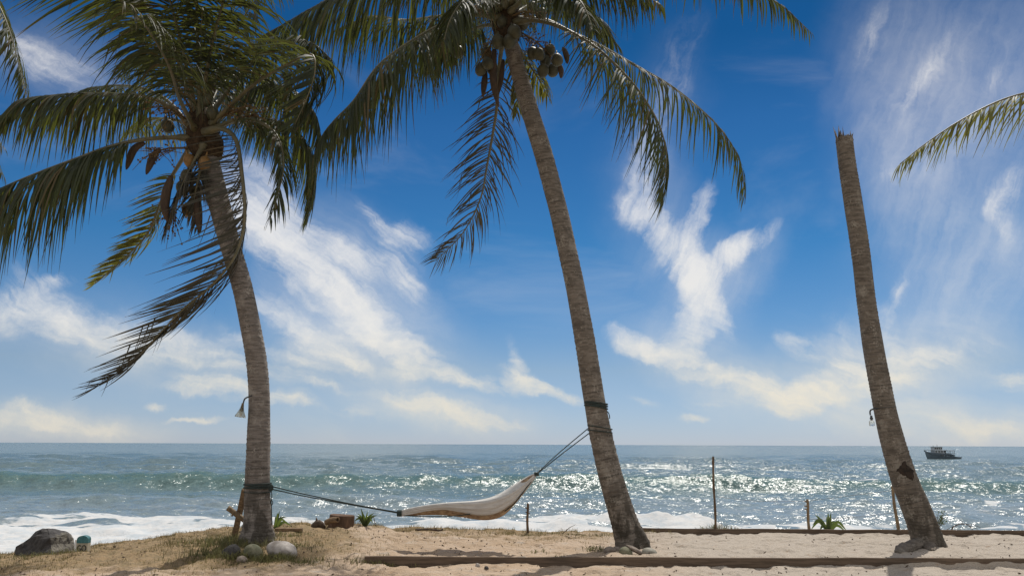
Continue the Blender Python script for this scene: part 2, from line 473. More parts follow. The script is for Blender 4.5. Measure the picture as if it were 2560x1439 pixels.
M['plant'] = leaf_mat('plant_leaf', (0.05, 0.08, 0.03), (0.075, 0.105, 0.035), (0.22, 0.30, 0.05), 0.34)
M['twig'] = simple_mat('twig_bark', (0.12, 0.085, 0.06), (0.07, 0.05, 0.035), 20, 0.85)
M['metal'] = simple_mat('lamp_arm_paint', (0.05, 0.055, 0.055), (0.035, 0.035, 0.035), 20, 0.45, 0, 0.5)
M['iron'] = simple_mat('rusty_wire', (0.07, 0.06, 0.055), (0.11, 0.08, 0.06), 60, 0.6, 0, 0.4)
m, t, o_ = material('clear_glass')
gl = t.n('ShaderNodeBsdfGlass', {'Color': (0.92, 0.95, 0.94, 1), 'Roughness': 0.08, 'IOR': 1.2})
df = t.n('ShaderNodeBsdfTranslucent', {'Color': (0.8, 0.8, 0.78, 1)})
mxg = t.n('ShaderNodeMixShader', {0: 0.35, 1: gl.outputs[0], 2: df.outputs[0]})
t.t.links.new(mxg.outputs[0], o_.inputs[0])
M['glass'] = m
M['bulb'] = simple_mat('bulb_white', (0.75, 0.74, 0.70), (0.65, 0.64, 0.60), 10, 0.4)

# sand
m, t, o_ = material('sand')
geo = t.n('ShaderNodeNewGeometry').outputs['Position']
grs = t.attr('grass')
n1 = t.noise(geo, 0.9, 5.0, 0.6)
xr = t.smooth(t.math('ADD', t.n('ShaderNodeSeparateXYZ', {0: geo}).outputs[0], t.math('MULTIPLY', n1, 2.0)), 1.8, 4.2)
n2 = t.noise(t.mapping(geo, sc=(1, 2.2, 1)), 4.0, 5.0, 0.65)
n3 = t.noise(geo, 45.0, 4.0, 0.7)
pal = t.mix(t.smooth(n1, 0.35, 0.65), (0.47, 0.365, 0.27), (0.41, 0.305, 0.21))
pal = t.mix(xr, pal, (0.415, 0.362, 0.303))
pal = t.mix(t.math('MULTIPLY', t.smooth(t.noise(t.mapping(geo, sc=(1, 3.2, 1)), 5.5, 5.0, 0.7), 0.58, 0.70), 0.55), pal, (0.33, 0.20, 0.115))
pal = t.mix(t.smooth(n2, 0.52, 0.72), pal, (0.45, 0.39, 0.325))
pal = t.mix(t.math('MULTIPLY', t.smooth(n3, 0.60, 0.78), 0.6), pal, (0.17, 0.115, 0.07))
gc = t.mix(t.smooth(t.noise(geo, 7.0, 5.0, 0.7), 0.38, 0.62), (0.31, 0.22, 0.13), (0.215, 0.165, 0.10))
gc = t.mix(t.smooth(t.noise(geo, 30.0, 4.0, 0.7), 0.5, 0.7), gc, (0.33, 0.245, 0.13))
gm = t.smooth(t.math('MULTIPLY_ADD', t.noise(geo, 5.0, 6.0, 0.7), 0.9, t.math('SUBTRACT', grs, 0.45)), 0.30, 0.60)
col = t.mix(gm, pal, gc)
bh = t.math('ADD', t.math('MULTIPLY', t.noise(geo, 9.0, 5.0, 0.65), 1.0), t.math('MULTIPLY', n3, 0.25))
bp = t.n('ShaderNodeBump', {'Strength': 1.0, 'Distance': 0.06, 'Height': bh})
b = t.n('ShaderNodeBsdfPrincipled', {'Base Color': col, 'Roughness': 0.95, 'Specular IOR Level': 0.15, 'Normal': bp.outputs[0]})
t.t.links.new(b.outputs[0], o_.inputs[0])
M['sand'] = m

# water
m, t, o_ = material('sea_water')
geo = t.n('ShaderNodeNewGeometry')
pos = geo.outputs['Position']
fo = t.attr('foam')
sh = t.attr('shallow_and_face_tone')
sc2 = t.mapping(pos, sc=(0.75, 1.0, 1.0))
nA = t.vmath('SUBTRACT', t.noise(sc2, 0.10, 3.0, 0.6, col=True), (0.5, 0.5, 0.5))
nB = t.vmath('SUBTRACT', t.noise(sc2, 2.3, 3.0, 0.6, col=True), (0.5, 0.5, 0.5))
nC = t.vmath('SUBTRACT', t.noise(sc2, 12.0, 3.0, 0.65, col=True), (0.5, 0.5, 0.5))
sm = t.vmath('ADD', t.vmath('ADD', t.vmath('SCALE', nA, scale=0.3), t.vmath('SCALE', nB, scale=1.7)), t.vmath('SCALE', nC, scale=2.0))
sm = t.vmath('MULTIPLY', sm, (1.0, 1.0, 0.0))
nrm = t.vmath('NORMALIZE', t.vmath('ADD', geo.outputs['Normal'], sm))
wc = t.mix(sh, (0.125, 0.18, 0.195), (0.075, 0.14, 0.122))  # wave faces darker green: weaker sky reflection put into the colour
wc = t.mix(t.attr('near'), wc, (0.185, 0.235, 0.26))
wat = t.n('ShaderNodeBsdfPrincipled', {'Base Color': wc, 'Roughness': 0.21, 'IOR': 1.33, 'Normal': nrm})
fz = t.noise(t.mapping(pos, sc=(0.6, 1, 1)), 2.2, 7.0, 0.68)
fm = t.smooth(t.math('MULTIPLY_ADD', fz, 0.9, t.math('SUBTRACT', fo, 0.45)), 0.30, 0.52)
fcol = t.mix(t.smooth(t.noise(pos, 1.3, 6.0, 0.7), 0.35, 0.6), (0.44, 0.48, 0.51), (0.56, 0.56, 0.555))
fb = t.n('ShaderNodeBump', {'Strength': 0.6, 'Distance': 0.12, 'Height': t.noise(pos, 3.0, 6.0, 0.65)})
foam = t.n('ShaderNodeBsdfDiffuse', {'Color': fcol, 'Normal': fb.outputs[0]})
mxw = t.n('ShaderNodeMixShader', {0: fm, 1: wat.outputs[0], 2: foam.outputs[0]})
t.t.links.new(mxw.outputs[0], o_.inputs[0])
M['sea'] = m

# ------------------------------------------------------------------ ground
YB = 11.97                       # line of the front board


def zground(x, y, rough=True):
    x, y = np.asarray(x, float), np.asarray(y, float)
    e = np.interp(x, [-40, -12, -9.5, -7.9, -6.6, -5.5, -4.5, -3.9, -2.9, -2.2, -.6, .3, 2],
                  [-1.2, -.55, -.40, -.28, -.12, .03, .10, .14, .11, .06, .035, .01, 0])
    w = 0.30 + 0.70 * sstep(10.5, 14.8, y)
    z = e * w
    wd = 0.015 + 0.9 * sstep(-1.9, -3.4, x)
    z = z - 0.085 * (1 - sstep(YB - wd, YB + wd, y))
    ye = 15.75 + 0.25 * (vnoise(x * .7, x * 0, 3) - .5) - 0.25 * sstep(-6, -9, x)
    t = np.maximum(0, y - ye)
    z = z - np.minimum(0.55 * t + 0.5 * t * t, 1.0 * t + 0.2) * (t < 6) - 6.2 * (t >= 6)
    if rough:
        near = sstep(16.3, 15.6, y)
        g = sstep(-0.5, -3.5, x)
        z = z + near * ((fbm(x * 2.3, y * 2.3, 11, 4) - .5) * (0.06 + 0.04 * g) + (fbm(x * 7, y * 7, 12, 3) - .5) * (0.045 + 0.01 * g)
                      - 0.032 * sstep(.60, .74, vnoise(x * 3.1, y * 4.6, 71)) - 0.02 * sstep(.62, .72, vnoise(x * 5.7, y * 7.9, 72)))
    return z


def zg(x, y):
    return float(zground(x, y))


def G(px, py):
    """point where the photo pixel meets the ground"""
    d = ray(px, py)
    z = 0.0
    for _ in range(25):
        k = (z - EYE.z) / d.z
        p = EYE + d * k
        z = 0.5 * z + 0.5 * float(zground(p.x, p.y, False))
    return Vector((p.x, p.y, zg(p.x, p.y)))


def grass_amount(x, y):
    left = sstep(-1.6, -3.6, x + 1.2 * (fbm(x * .8, y * .8, 31, 3) - .5) + 0.9 * (y - 13.6) * 0.15)
    front = sstep(11.0, 12.4, y + 0.8 * (fbm(x * .9, y * .9, 33, 3) - .5))
    a = left * (0.35 + 0.65 * front)
    edge = 0.75 * sstep(15.0, 15.6, y) * sstep(2.6, 1.6, x)
    mid = 0.45 * sstep(13.6, 14.6, y) * sstep(3.0, 1.4, x) * sstep(-4, -1, x)
    return np.clip(np.maximum(np.maximum(a, edge), mid), 0, 1)


xs = np.concatenate([np.linspace(-90, -14, 20, endpoint=False), np.linspace(-14, -10, 30, endpoint=False), np.arange(-10, 10, 0.035),
                     np.linspace(10, 14, 30, endpoint=False), np.linspace(14, 90, 20)])
ys = np.concatenate([np.linspace(-60, 0, 12, endpoint=False), np.linspace(0, 9.8, 30, endpoint=False), np.arange(9.8, 11.92, 0.035),
                     np.arange(11.92, 12.03, 0.006), np.arange(12.03, 17.2, 0.035), np.linspace(17.2, 24, 20)])
GX, GY = np.meshgrid(xs, ys)
ground = grid_mesh('ground', GX, GY, zground(GX, GY), M['sand'], {'grass': grass_amount(GX, GY)})
tag(ground, kind='structure')

# ------------------------------------------------------------------ sea
SEA_Z, HE = -2.0, 3.6


def row_d(ypx):                  # distance over flat water for a photo row (centre column)
    return HE / math.tan(math.atan((ypx - 719.5) / F) - PITCH)


q = np.concatenate([np.geomspace(0.2, 6, 36, endpoint=False), np.arange(6, 190, 0.62), np.arange(190, 235, 1.5), np.linspace(236, 420, 30)])
dd = HE / np.tan(q / F)
tn = np.concatenate([np.linspace(-6, -0.9, 26, endpoint=False), np.linspace(-0.9, 0.9, 1000, endpoint=False), np.linspace(0.9, 6, 26)])
WY, TT = np.meshgrid(dd, tn, indexing='ij')
WX = WY * TT
ds = np.abs(np.gradient(dd))[:, None] * np.ones_like(WX)
dxs = WY * 0.0018 * np.where(np.abs(TT) > 0.9, 20, 1)
H = np.zeros_like(WX)
rs = np.random.RandomState(3)
for i in range(80):
    lam = math.exp(rs.uniform(math.log(0.5), math.log(9)))
    th = rs.normal(0, 0.5)
    kx, ky = math.sin(th) * 2 * math.pi / lam, -math.cos(th) * 2 * math.pi / lam
    amp = 0.0055 * lam ** 0.92 * rs.uniform(.6, 1.3)
    sp = np.maximum(ds * abs(math.cos(th)), dxs * abs(math.sin(th)))
    fade = sstep(0.5, 0.22, sp / lam)
    ph = kx * WX + ky * WY + rs.uniform(0, 6.28) + 1.5 * fbm(WX / (lam * 3), WY / (lam * 3), i, 2)
    H += amp * fade * (np.sin(ph) + 0.25 * np.sin(2 * ph + 1.2))
for i in range(26):
    lam = math.exp(rs.uniform(math.log(5), math.log(24)))
    th = rs.normal(0, 0.38)
    kx, ky = math.sin(th) * 2 * math.pi / lam, -math.cos(th) * 2 * math.pi / lam
    sp = np.maximum(ds * abs(math.cos(th)), dxs * abs(math.sin(th)))
    fade = sstep(0.6, 0.28, sp / lam) * sstep(62, 110, WY)
    ph = kx * WX + ky * WY + rs.uniform(0, 6.28) + 3.0 * fbm(WX / (lam * 2.5), WY / (lam * 2.5), i + 90, 2)
    H += 0.0085 * lam * rs.uniform(.6, 1.2) * fade * (np.sin(ph) + 0.3 * np.sin(2 * ph + 1.4))
# swell lines further out
for yc0, hh, wd in ((92, .35, 7), (125, .4, 9), (170, .45, 12), (230, .5, 16)):
    yc = yc0 + 6 * (fbm(WX * .02, WX * 0 + yc0, 4, 3) - .5) * 2
    H += hh * (0.3 + fbm(WX * .03, WX * 0 + yc0, 6, 2)) * np.exp(-((WY - yc) / wd) ** 2)
H *= 1 - .75 * np.exp(-((WX - 119) / 16) ** 2 - ((WY - 212) / 24) ** 2)     # calmer round the boat
# the green breaking wave
YC = 66 + 5.0 * (fbm(WX * .03 + 7, WX * 0, 8, 3) - .5) + 1.2 * (fbm(WX * .15, WX * 0 + 3, 9, 3) - .5)
HC = 1.45 * (0.72 + 0.45 * fbm(WX * .07, WX * 0 + 1, 10, 3)) * (1 - 0.35 * sstep(12, 24, WX)) * (1 - .15 * sstep(-10, -25, WX))
tt = WY - YC
ridge = np.where(tt < 0, np.exp(-(np.abs(tt) / 2.3) ** 2.2), np.exp(-(tt / 6.0) ** 2))
H += HC * ridge
# a smaller one in front of it, and the shore break
YC2 = 50 + 3 * (fbm(WX * .06, WX * 0 + 2, 14, 3) - .5)
H += 0.28 * (0.4 + fbm(WX * .1, WX * 0, 15, 2)) * np.exp(-(np.abs(WY - YC2) / np.where(WY < YC2, 1.4, 3.5)) ** 2)
U = TT                           # bearing (x / y)
pxu = lambda v: (np.asarray(v, float) - 1280) / F * 1.018
YC3 = 38.2 + 1.2 * (fbm(WX * .25, WX * 0 + 5, 16, 3) - .5)
m3 = sstep(1.5, 2.8, WX) * sstep(9.8, 8.6, WX)
b3 = np.where(WY < YC3, np.exp(-(np.abs(WY - YC3) / 1.3) ** 2), np.exp(-((WY - YC3) / 2.2) ** 2))
H += m3 * b3 * (0.42 + 0.5 * (fbm(WX * 1.1, WY * 1.1, 17, 4) - .5))
# foam amount
fx = [-600, 0, 100, 160, 300, 500, 600, 780, 900, 1000, 1150, 1250, 1330, 1400, 1500, 1700, 1755, 1800, 1900, 2560, 3200]
fy = [1310, 1305, 1300, 1295, 1297, 1300, 1302, 1306, 1309, 1312, 1303, 1303, 1294, 1288, 1288, 1288, 1296, 1322, 1330, 1345, 1350]
fd = [row_d(v) for v in fy]
FD = np.interp(U, pxu(fx), fd)
wob = 3.2 * (fbm(WX * .22, WY * .22, 20, 4) - .5) + 1.3 * (fbm(WX * 1.1, WY * 1.1, 21, 3) - .5)
wash = sstep(1.6, -1.8, WY - FD - wob) * (0.62 + 0.62 * fbm(WX * .3, WY * .8, 63, 4))
holes = sstep(0.56, 0.68, fbm(WX * .3, WY * 1.1, 22, 4)) * sstep(-11, -2.5, WY - FD)
wash = wash * (1 - 0.75 * holes)
wash = wash * (1 - 0.62 * m3 * sstep(1.0, .2, np.abs(WY - YC3 + 1.4)) * sstep(.45, .62, fbm(WX * .8, WY * .5, 23, 3)))
patch = 0.75 * sstep(0.50, 0.66, fbm(WX * .5, WY * .35, 24, 4)) * sstep(42, 37, WY) * sstep(pxu(1740), pxu(1800), U) * sstep(33, 35, WY)
caps = sstep(0.55, 0.72, fbm(WX * .35, WY * .5, 25, 4)) * np.exp(-((tt - .1) / 1.1) ** 2) * (0.15 + 0.75 * sstep(4, 14, WX) + 0.9 * np.exp(-((WX + 34) / 2.0) ** 2))
caps2 = 0.9 * np.exp(-(((U - pxu(2425)) / 0.010) ** 2)) * np.exp(-(((WY - row_d(1262 - 4)) / 1.1) ** 2))
lace = 0.42 * sstep(0.60, 0.70, fbm(WX * .45, WY * .9, 26, 5)) * sstep(62, 44, WY)
FO = np.clip(np.maximum.reduce([wash, patch, caps, caps2, lace * .8]), 0, 1)
H += wash * (0.16 * (fbm(WX * 1.5, WY * 1.5, 27, 4) - .5))
SH = np.clip(0.15 * sstep(90, 45, WY) + 0.7 * np.exp(-((tt + 1.0) / 1.7) ** 2) + .35 * np.exp(-((WY - YC2 + .6) / 1.2) ** 2), 0, 1)  # shallows plus the wave faces whose dimmer reflection is painted
NEAR = sstep(60, 46, WY + 5 * (fbm(WX * .12, WY * .3, 61, 4) - .5)) * (0.45 + 0.9 * fbm(WX * .35, WY * 1.1, 62, 4))
sea = grid_mesh('sea', WX, WY, SEA_Z + H, M['sea'], {'foam': FO, 'shallow_and_face_tone': SH, 'near': np.clip(NEAR, 0, 1)})
tag(sea, kind='structure')


# ------------------------------------------------------------------ palms
def trunk(ctrl, parent, mat, seed, flare=0.0, ring_gap=0.075):
    """ctrl: (px, py, D, width px) from the base up"""
    pts = [tuple(P(x, y, D)) + (w * 0.5 * mpp(x, y, D),) for x, y, D, w in ctrl]
    p0 = Vector(pts[0][:3])
    pts = [(p0.x + (pts[0][0] - pts[1][0]) * .15, p0.y, p0.z - 0.3, pts[0][3] * 1.12)] + pts
    n = 420
    s = spline(pts, n)
    r_ = random.Random(seed)
    L = np.concatenate([[0], np.cumsum(np.linalg.norm(np.diff(s[:, :3], axis=0), axis=1))])
    ns = 28
    centers, rads, ring, along = [], [], [], []
    marks = [0]
    while marks[-1] < L[-1]: marks.append(marks[-1] + ring_gap * r_.uniform(.6, 1.5))
    marks = np.array(marks)
    po = [r_.uniform(0, 6.28) for _ in range(6)]
    for i in range(n):
        k = np.searchsorted(marks, L[i], 'right') - 1
        hi = marks[min(k + 1, len(marks) - 1)]
        fr = (L[i] - marks[k]) / max(1e-4, hi - marks[k])
        base = s[i, 3]

        def rf(a, base=base, fr=fr, l=L[i], k=k):
            wv = 0.030 * math.sin(2 * a + po[0] + l * 1.3) + 0.022 * math.sin(3 * a + po[1] - l * 2.1) + 0.014 * math.sin(7 * a + po[2] + l * 5.0)
            sc = 0.055 * (fr - .5) * (0.6 + 0.6 * math.sin(k * 12.9 + a * 2.0))
            fl = flare * math.exp(-max(0, l - .3) / 0.20) * (1 + .45 * math.sin(5 * a + po[3]) + .3 * math.sin(9 * a + po[4]))
            return base * (1 + wv + sc) + fl
        centers.append(s[i, :3])
        rads.append(rf)
        fr2 = np.clip(fr, 0, 1)
        ring += [fr2] * ns
        along += [L[i] - .3] * ns
    mb = MB()
    mb.tube(centers, rads, ns, True, ring=ring, along=along)
    return mb.build('trunk', mat, parent), s


def frond(parent, ctrl, length, n=70, s0=0.22, droop=1.0, pull=(0, 0, -1), twist=0.0, sides=(1, 1), mat='leaf', seed=0,
          rad=0.048, lift=0.25, width=0.040, rag=0.15, sweep=(0.35, 0.9), tip=0.35, label=None, hang=0.35, dense=1.25):
    pts = [P(*c) if not isinstance(c, Vector) else c for c in ctrl]
    r_ = random.Random(seed * 31 + 5)
    n, droop, length, width = int(n * dense), droop * 2.0, length * 1.12, width * 1.0
    m = 90
    s = spline(pts, m)
    T = np.gradient(s, axis=0)
    T /= np.linalg.norm(T, axis=1)[:, None]
    up = np.array((0, 0, 1.0))
    Ns, N = [], None
    for i in range(m):
        nu = up - up.dot(T[i]) * T[i]
        l = np.linalg.norm(nu)
        if N is None:
            N = nu / l if l > 1e-3 else np.array((0, -1.0, 0))
        N = N - N.dot(T[i]) * T[i]
        N /= np.linalg.norm(N)
        if l > 0.3:
            N = N + (nu / l) * 0.12 * (l - .3)
            N /= np.linalg.norm(N)
        Ns.append(N.copy())
    pull = np.array(pull, float)
    pull /= np.linalg.norm(pull)
    lv, lf, tint, uu_ = [], [], [], []
    K = 6
    for sd_ in (0, 1):
        sg = 1 if sd_ == 0 else -1
        clump = [r_.uniform(-1, 1) for _ in range(40)]
        for j in range(n):
            sp = (j + r_.uniform(-.35, .35)) / (n - 1)
            sp = min(max(sp, 0), 1)
            if r_.random() < rag * 0.35: continue
            s_ = s0 + (1 - s0) * sp
            fi = min(s_ * (m - 1), m - 1.001)
            i0 = int(fi)
            fr = fi - i0
            p = s[i0] * (1 - fr) + s[i0 + 1] * fr
            t_, nn = T[i0], Ns[i0]
            a = R(twist) * sp
            b_ = np.cross(t_, nn)
            n2 = nn * math.cos(a) + b_ * math.sin(a)
            S = np.cross(t_, n2) * sg
            prof = (0.55 + 0.45 * min(1, sp * 5)) * (1 - (1 - tip) * max(0, (sp - .45) / .55) ** 1.4)
            ln = length * prof * sides[sd_] * r_.uniform(.74, 1.12) * (1 + .12 * clump[int(sp * 39)])
            if r_.random() < rag: ln *= r_.uniform(.4, .85)
            cl = clump[int(sp * 39)]
            fw = sweep[0] + (sweep[1] - sweep[0]) * sp + 0.16 * cl + r_.gauss(0, .09)
            d0 = S * math.cos(fw) + t_ * math.sin(fw) + n2 * (lift + 0.10 * r_.uniform(-1, 1)) + pull * hang
            d0 /= np.linalg.norm(d0)
            dr = droop * (1 + .30 * cl + r_.uniform(-.4, .4))
            if cl > .72 and r_.random() < .55: continue
            kink = r_.uniform(.35, .8) if r_.random() < .12 else 9
            pl = pull + np.array([r_.gauss(0, .07) for _ in range(3)])
            w0 = width * r_.uniform(.75, 1.15) * (0.6 + 0.4 * prof)
            tw = r_.uniform(-.7, .7)
            tv = r_.random()
            base_i = len(lv)
            q_ = p.copy()
            for k in range(K + 1):
                u = k / K
                d = d0 + pl * dr * 1.7 * u ** 1.15
                if u > kink: d = d * .35 + np.array((0, 0, -1.0)) * (1 + dr)
                d /= np.linalg.norm(d)
                W = t_ - t_.dot(d) * d
                wl = np.linalg.norm(W)
                W = W / wl if wl > 1e-3 else n2
                B = np.cross(d, W)
                ang = tw * (0.3 + u)
                W = W * math.cos(ang) + B * math.sin(ang)
                prw = (0.45 + 1.8 * u) if u < .3 else (1.0 - ((u - .3) / .7) ** 1.5)
                hw = max(w0 * 0.5 * min(prw, 1.0), 0.0012)
                lv.append(q_ + W * hw)
                lv.append(q_ - W * hw)
                tint += [tv, tv]
                uu_ += [u, u]
                q_ = q_ + d * (ln / K)
            for k in range(K):
                x = base_i + 2 * k
                lf.append((x, x + 1, x + 3, x + 2))
    mb = MB()
    mb.add(lv, lf, tint=tint, u=uu_)
    fo_ = mb.build('frond', M[mat], parent)
    if label: fo_['label'] = label
    st = MB()
    q2 = spline(pts, 48)
    rr = [rad * (1 - .88 * (i / 47) ** 0.7) * (1.5 if i < 3 else 1) for i in range(48)]
    st.tube(q2, rr, 8)
    st.build('stalk', M['stalk'], fo_)
    return fo_


def coconut(parent, px, py, D, r=0.125, mat='husk', seed=0):
    c = P(px, py, D)
    r_ = random.Random(seed)
    ax = Vector((r_.uniform(-.4, .4), r_.uniform(-.4, .4), -1)).normalized()
    qd = ax.to_track_quat('Z', 'Y')
    vs, fs = [], []
    nu, nv = 14, 10
    for i in range(nv + 1):
        th = math.pi * i / nv
        for k in range(nu):
            a = 2 * math.pi * k / nu
            rr = r * math.sin(th) * (1 + 0.06 * math.cos(3 * a))
            vs.append(c + qd @ Vector((rr * math.cos(a), rr * math.sin(a), -r * 1.18 * math.cos(th) * (1.0 if th < 1.57 else 1.05))))
    for i in range(nv):
        for k in range(nu):
            fs.append((i * nu + k, i * nu + (k + 1) % nu, (i + 1) * nu + (k + 1) % nu, (i + 1) * nu + k))
    mb = MB()
    mb.add(vs, fs)
    top = c - ax * r * 1.15
    mb.tube([top + ax * .02, top - ax * .05 + Vector((0, 0, .03))], [0.022, 0.012], 6)
    return mb.build('coconut', M[mat], parent)


def spathe(parent, pts, w):
    """dried boat-shaped bract hanging from the crown"""
    s = spline([P(*p) for p in pts], 14)
    mb = MB()
    vs, fs = [], []
    for i in range(14):
        u = i / 13
        ww = w * math.sin(math.pi * min(1, 0.08 + u * .92)) ** 0.7 * (1 if u < .97 else .3)
        c = Vector(s[i])
        tdir = Vector(s[min(i + 1, 13)] - s[max(i - 1, 0)]).normalized()
        X = Vector((1, 0.25, 0))
        X = (X - X.dot(tdir) * tdir).normalized()
        Yv = tdir.cross(X)
        for k in range(7):
            a = (k / 6 - .5) * 2.6
            vs.append(c + X * math.sin(a) * ww + Yv * (math.cos(a) * ww * .8))
    for i in range(13):
        for k in range(6):
            fs.append((i * 7 + k, i * 7 + k + 1, i * 7 + k + 8, i * 7 + k + 7))
    mb.add(vs, fs)
    o = mb.build('spathe', M['spathe'], parent)
    sol = o.modifiers.new('thickness', 'SOLIDIFY')
    sol.thickness = 0.012
    return o


def blossom(parent, a, b, seed, n=26, ln=0.45):
    """branched flower stalk with many thin strands"""
    r_ = random.Random(seed)
    a, b = P(*a), P(*b)
    mb = MB()
    mb.tube([a, (a + b) / 2 + Vector((0, 0, .05)), b], [0.02, 0.015, 0.006], 6)
    ax = (b - a).normalized()
    for i in range(n):
        u = r_.uniform(.25, 1)
        p = a.lerp(b, u)
        d = (ax * r_.uniform(.3, 1) + Vector((r_.gauss(0, .6), r_.gauss(0, .6), r_.gauss(0, .5)))).normalized()
        l = ln * r_.uniform(.5, 1)
        p1 = p + d * l * .5 + Vector((0, 0, -.03))
        p2 = p + d * l + Vector((0, 0, -.12))
        mb.tube([p, p1, p2], [0.006, 0.005, 0.003], 4)
        for _ in range(2):
            c = p1.lerp(p2, r_.random())
            mb.box(c, (.022, .022, .026))
    return mb.build('flower_stalk', M['blossom'], parent)


def heart(parent, ctrl, rad, seed):
    """fibrous sheath round the growing point"""
    r_ = random.Random(seed)
    s = spline([P(*p) for p in ctrl], 14)
    mb = MB()
    ph = [r_.uniform(0, 6) for _ in range(4)]
    rf = []
    for i in range(14):
        u = i / 13
        rr = rad * (0.85 + 0.35 * math.sin(math.pi * u)) * (1 - .5 * u * u)
        rf.append(lambda a, rr=rr, u=u: rr * (1 + .16 * math.sin(3 * a + ph[0] + 4 * u) + .10 * math.sin(7 * a + ph[1] - 9 * u)))
    mb.tube(s, rf, 24)
    for i in range(160):
        k = r_.randrange(2, 12)
        d = Vector((r_.gauss(0, 1), r_.gauss(0, 1), r_.gauss(0, .5))).normalized()
        p = Vector(s[k]) + d * rad * .9
        e = p + d * r_.uniform(.05, .2) + Vector((0, 0, -r_.uniform(0, .25)))
        mb.tube([p, (p + e) / 2 + Vector((0, 0, .03)), e], [0.007, 0.005, 0.002], 4, False)
    return mb.build('crown_fibre', M['fibre'], parent)


GP = 'coconut palms along the shore'
# ---- the palm on the left that carries the hammock's low end
b1 = G(645, 1352)
D1 = b1.y
pl = thing('coconut_palm', b1, 'coconut palm with orange nuts whose trunk carries the low left end of the hammock', 'palm tree', GP)
_, s1 = trunk([(645, 1350, D1, 74), (645, 1300, D1, 66), (644, 1200, D1, 60), (646, 1080, D1, 54), (648, 990, D1, 50), (641, 900, D1 - .05, 50), (626, 810, D1 - .1, 50),
               (606, 720, D1 - .1, 50), (586, 650, D1 - .1, 50), (566, 580, D1 - .1, 51), (548, 510, D1 - .05, 52), (530, 440, D1, 52), (514, 370, D1, 50), (505, 300, D1, 44)],
              pl, M['trunk'], 1, 0.05)
c1 = (505, 318, D1)
heart(pl, [(522, 400, D1), (512, 350, D1), (503, 300, D1), (498, 255, D1)], 0.24, 3)
A = D1
frond(pl, [(500, 300, A - .1), (496, 150, A - .6), (491, 0, A - 1.3), (487, -150, A - 2.2), (484, -260, A - 3.2)], 1.05, 80, .22, .45, mat='leaf', seed=1, lift=.1)
frond(pl, [(492, 300, A), (437, 128, A - .3), (404, 67, A - .5), (343, 0, A - .8), (230, -80, A - 1.2), (90, -120, A - 1.6), (-40, -100, A - 1.9)], 1.6, 95, .16, .8, (-.75, -.1, -1), seed=2, width=.05, hang=.5)
frond(pl, [(480, 322, A - .1), (440, 280, A - .3), (390, 250, A - .5), (330, 238, A - .6), (230, 234, A - .7), (140, 238, A - .8), (60, 252, A - .9), (-10, 300, A - 1.0)], 1.2, 95, .24, 1.5, seed=3, hang=.6)
frond(pl, [(475, 345, A - .15), (430, 344, A - .3), (350, 350, A - .6), (270, 368, A - .8), (190, 397, A - 1.0), (100, 430, A - 1.1), (0, 472, A - 1.2), (-110, 530, A - 1.3)], 1.65, 110, .26, 1.7, (.05, 0, -1), seed=4, rag=.25, hang=.7)
frond(pl, [(480, 360, A + .2), (422, 454, A + .7), (400, 510, A + .9), (370, 582, A + 1.1), (325, 632, A + 1.2), (237, 709, A + 1.25)], .62, 70, .22, .55, (-.75, 0, -.45), mat='leaf_young', seed=5, sweep=(.5, 1.0))
frond(pl, [(510, 330, A - .3), (555, 322, A - .5), (590, 350, A - .65), (604, 430, A - .7), (612, 520, A - .7), (605, 590, A - .65), (580, 652, A - .6), (530, 712, A - .55),
           (455, 775, A - .5), (395, 838, A - .5), (330, 905, A - .5), (246, 963, A - .5)], 1.2, 120, .13, .8, (-.9, -.05, -.35), mat='leaf_dry', seed=6, twist=0, rag=.4, tip=.35, sweep=(.25, 1.15), dense=1.35, width=.030,
      hang=.75, label='long dry grey frond hanging down in front of the trunk')
frond(pl, [(520, 318, A - .1), (575, 265, A - .4), (639, 208, A - .8), (735, 152, A - 1.2), (778, 136, A - 1.4), (788, 170, A - 1.5), (775, 225, A - 1.5), (738, 310, A - 1.4)], .95, 85, .34, .8, (-.8, 0, -.55), seed=7)
frond(pl, [(515, 315, A + .1), (560, 240, A + .1), (640, 150, A), (720, 104, A - .1), (780, 108, A - .2), (830, 150, A - .3)], .95, 75, .25, 1.0, (-.45, 0, -.8), seed=8)
frond(pl, [(530, 325, A + .1), (600, 300, A + .3), (670, 300, A + .5), (725, 318, A + .6), (765, 360, A + .7), (782, 430, A + .8), (770, 520, A + .8)], 1.15, 90, .2, .9, (-.35, 0, -1), seed=9, hang=.45)
frond(pl, [(530, 325, A - .1), (590, 300, A - .3), (650, 305, A - .5), (695, 345, A - .6), (708, 420, A - .7), (690, 500, A - .7), (676, 545, A - .7)], .8, 70, .2, .8, (-.1, 0, -1), seed=24, hang=.4, rag=.35)
frond(pl, [(510, 300, A + .1), (540, 200, A + .3), (585, 90, A + .4), (640, 0, A + .3), (720, -60, A + .2)], 1.0, 70, .2, .9, seed=10)
frond(pl, [(500, 300, A + .2), (470, 215, A + 1.0), (420, 160, A + 1.9), (360, 150, A + 2.8), (300, 190, A + 3.5)], 1.0, 75, .22, 1.2, mat='leaf', seed=11)
frond(pl, [(505, 300, A + .2), (520, 215, A + 1.1), (540, 175, A + 2.2), (570, 175, A + 3.2), (600, 230, A + 4.0)], 1.0, 75, .22, 1.2, mat='leaf', seed=12)
frond(pl, [(510, 320, A + .2), (560, 290, A + 1.0), (610, 285, A + 2.0), (650, 320, A + 2.9), (680, 380, A + 3.5)], .95, 70, .22, 1.3, seed=13)
frond(pl, [(495, 300, A), (462, 150, A - .8), (425, 0, A - 1.6), (380, -120, A - 2.4)], 1.25, 85, .22, .7, (-.3, 0, -1), seed=18)
frond(pl, [(503, 300, A), (522, 150, A - .8), (562, -10, A - 1.5), (605, -140, A - 2.3)], 1.15, 80, .22, .6, seed=19)
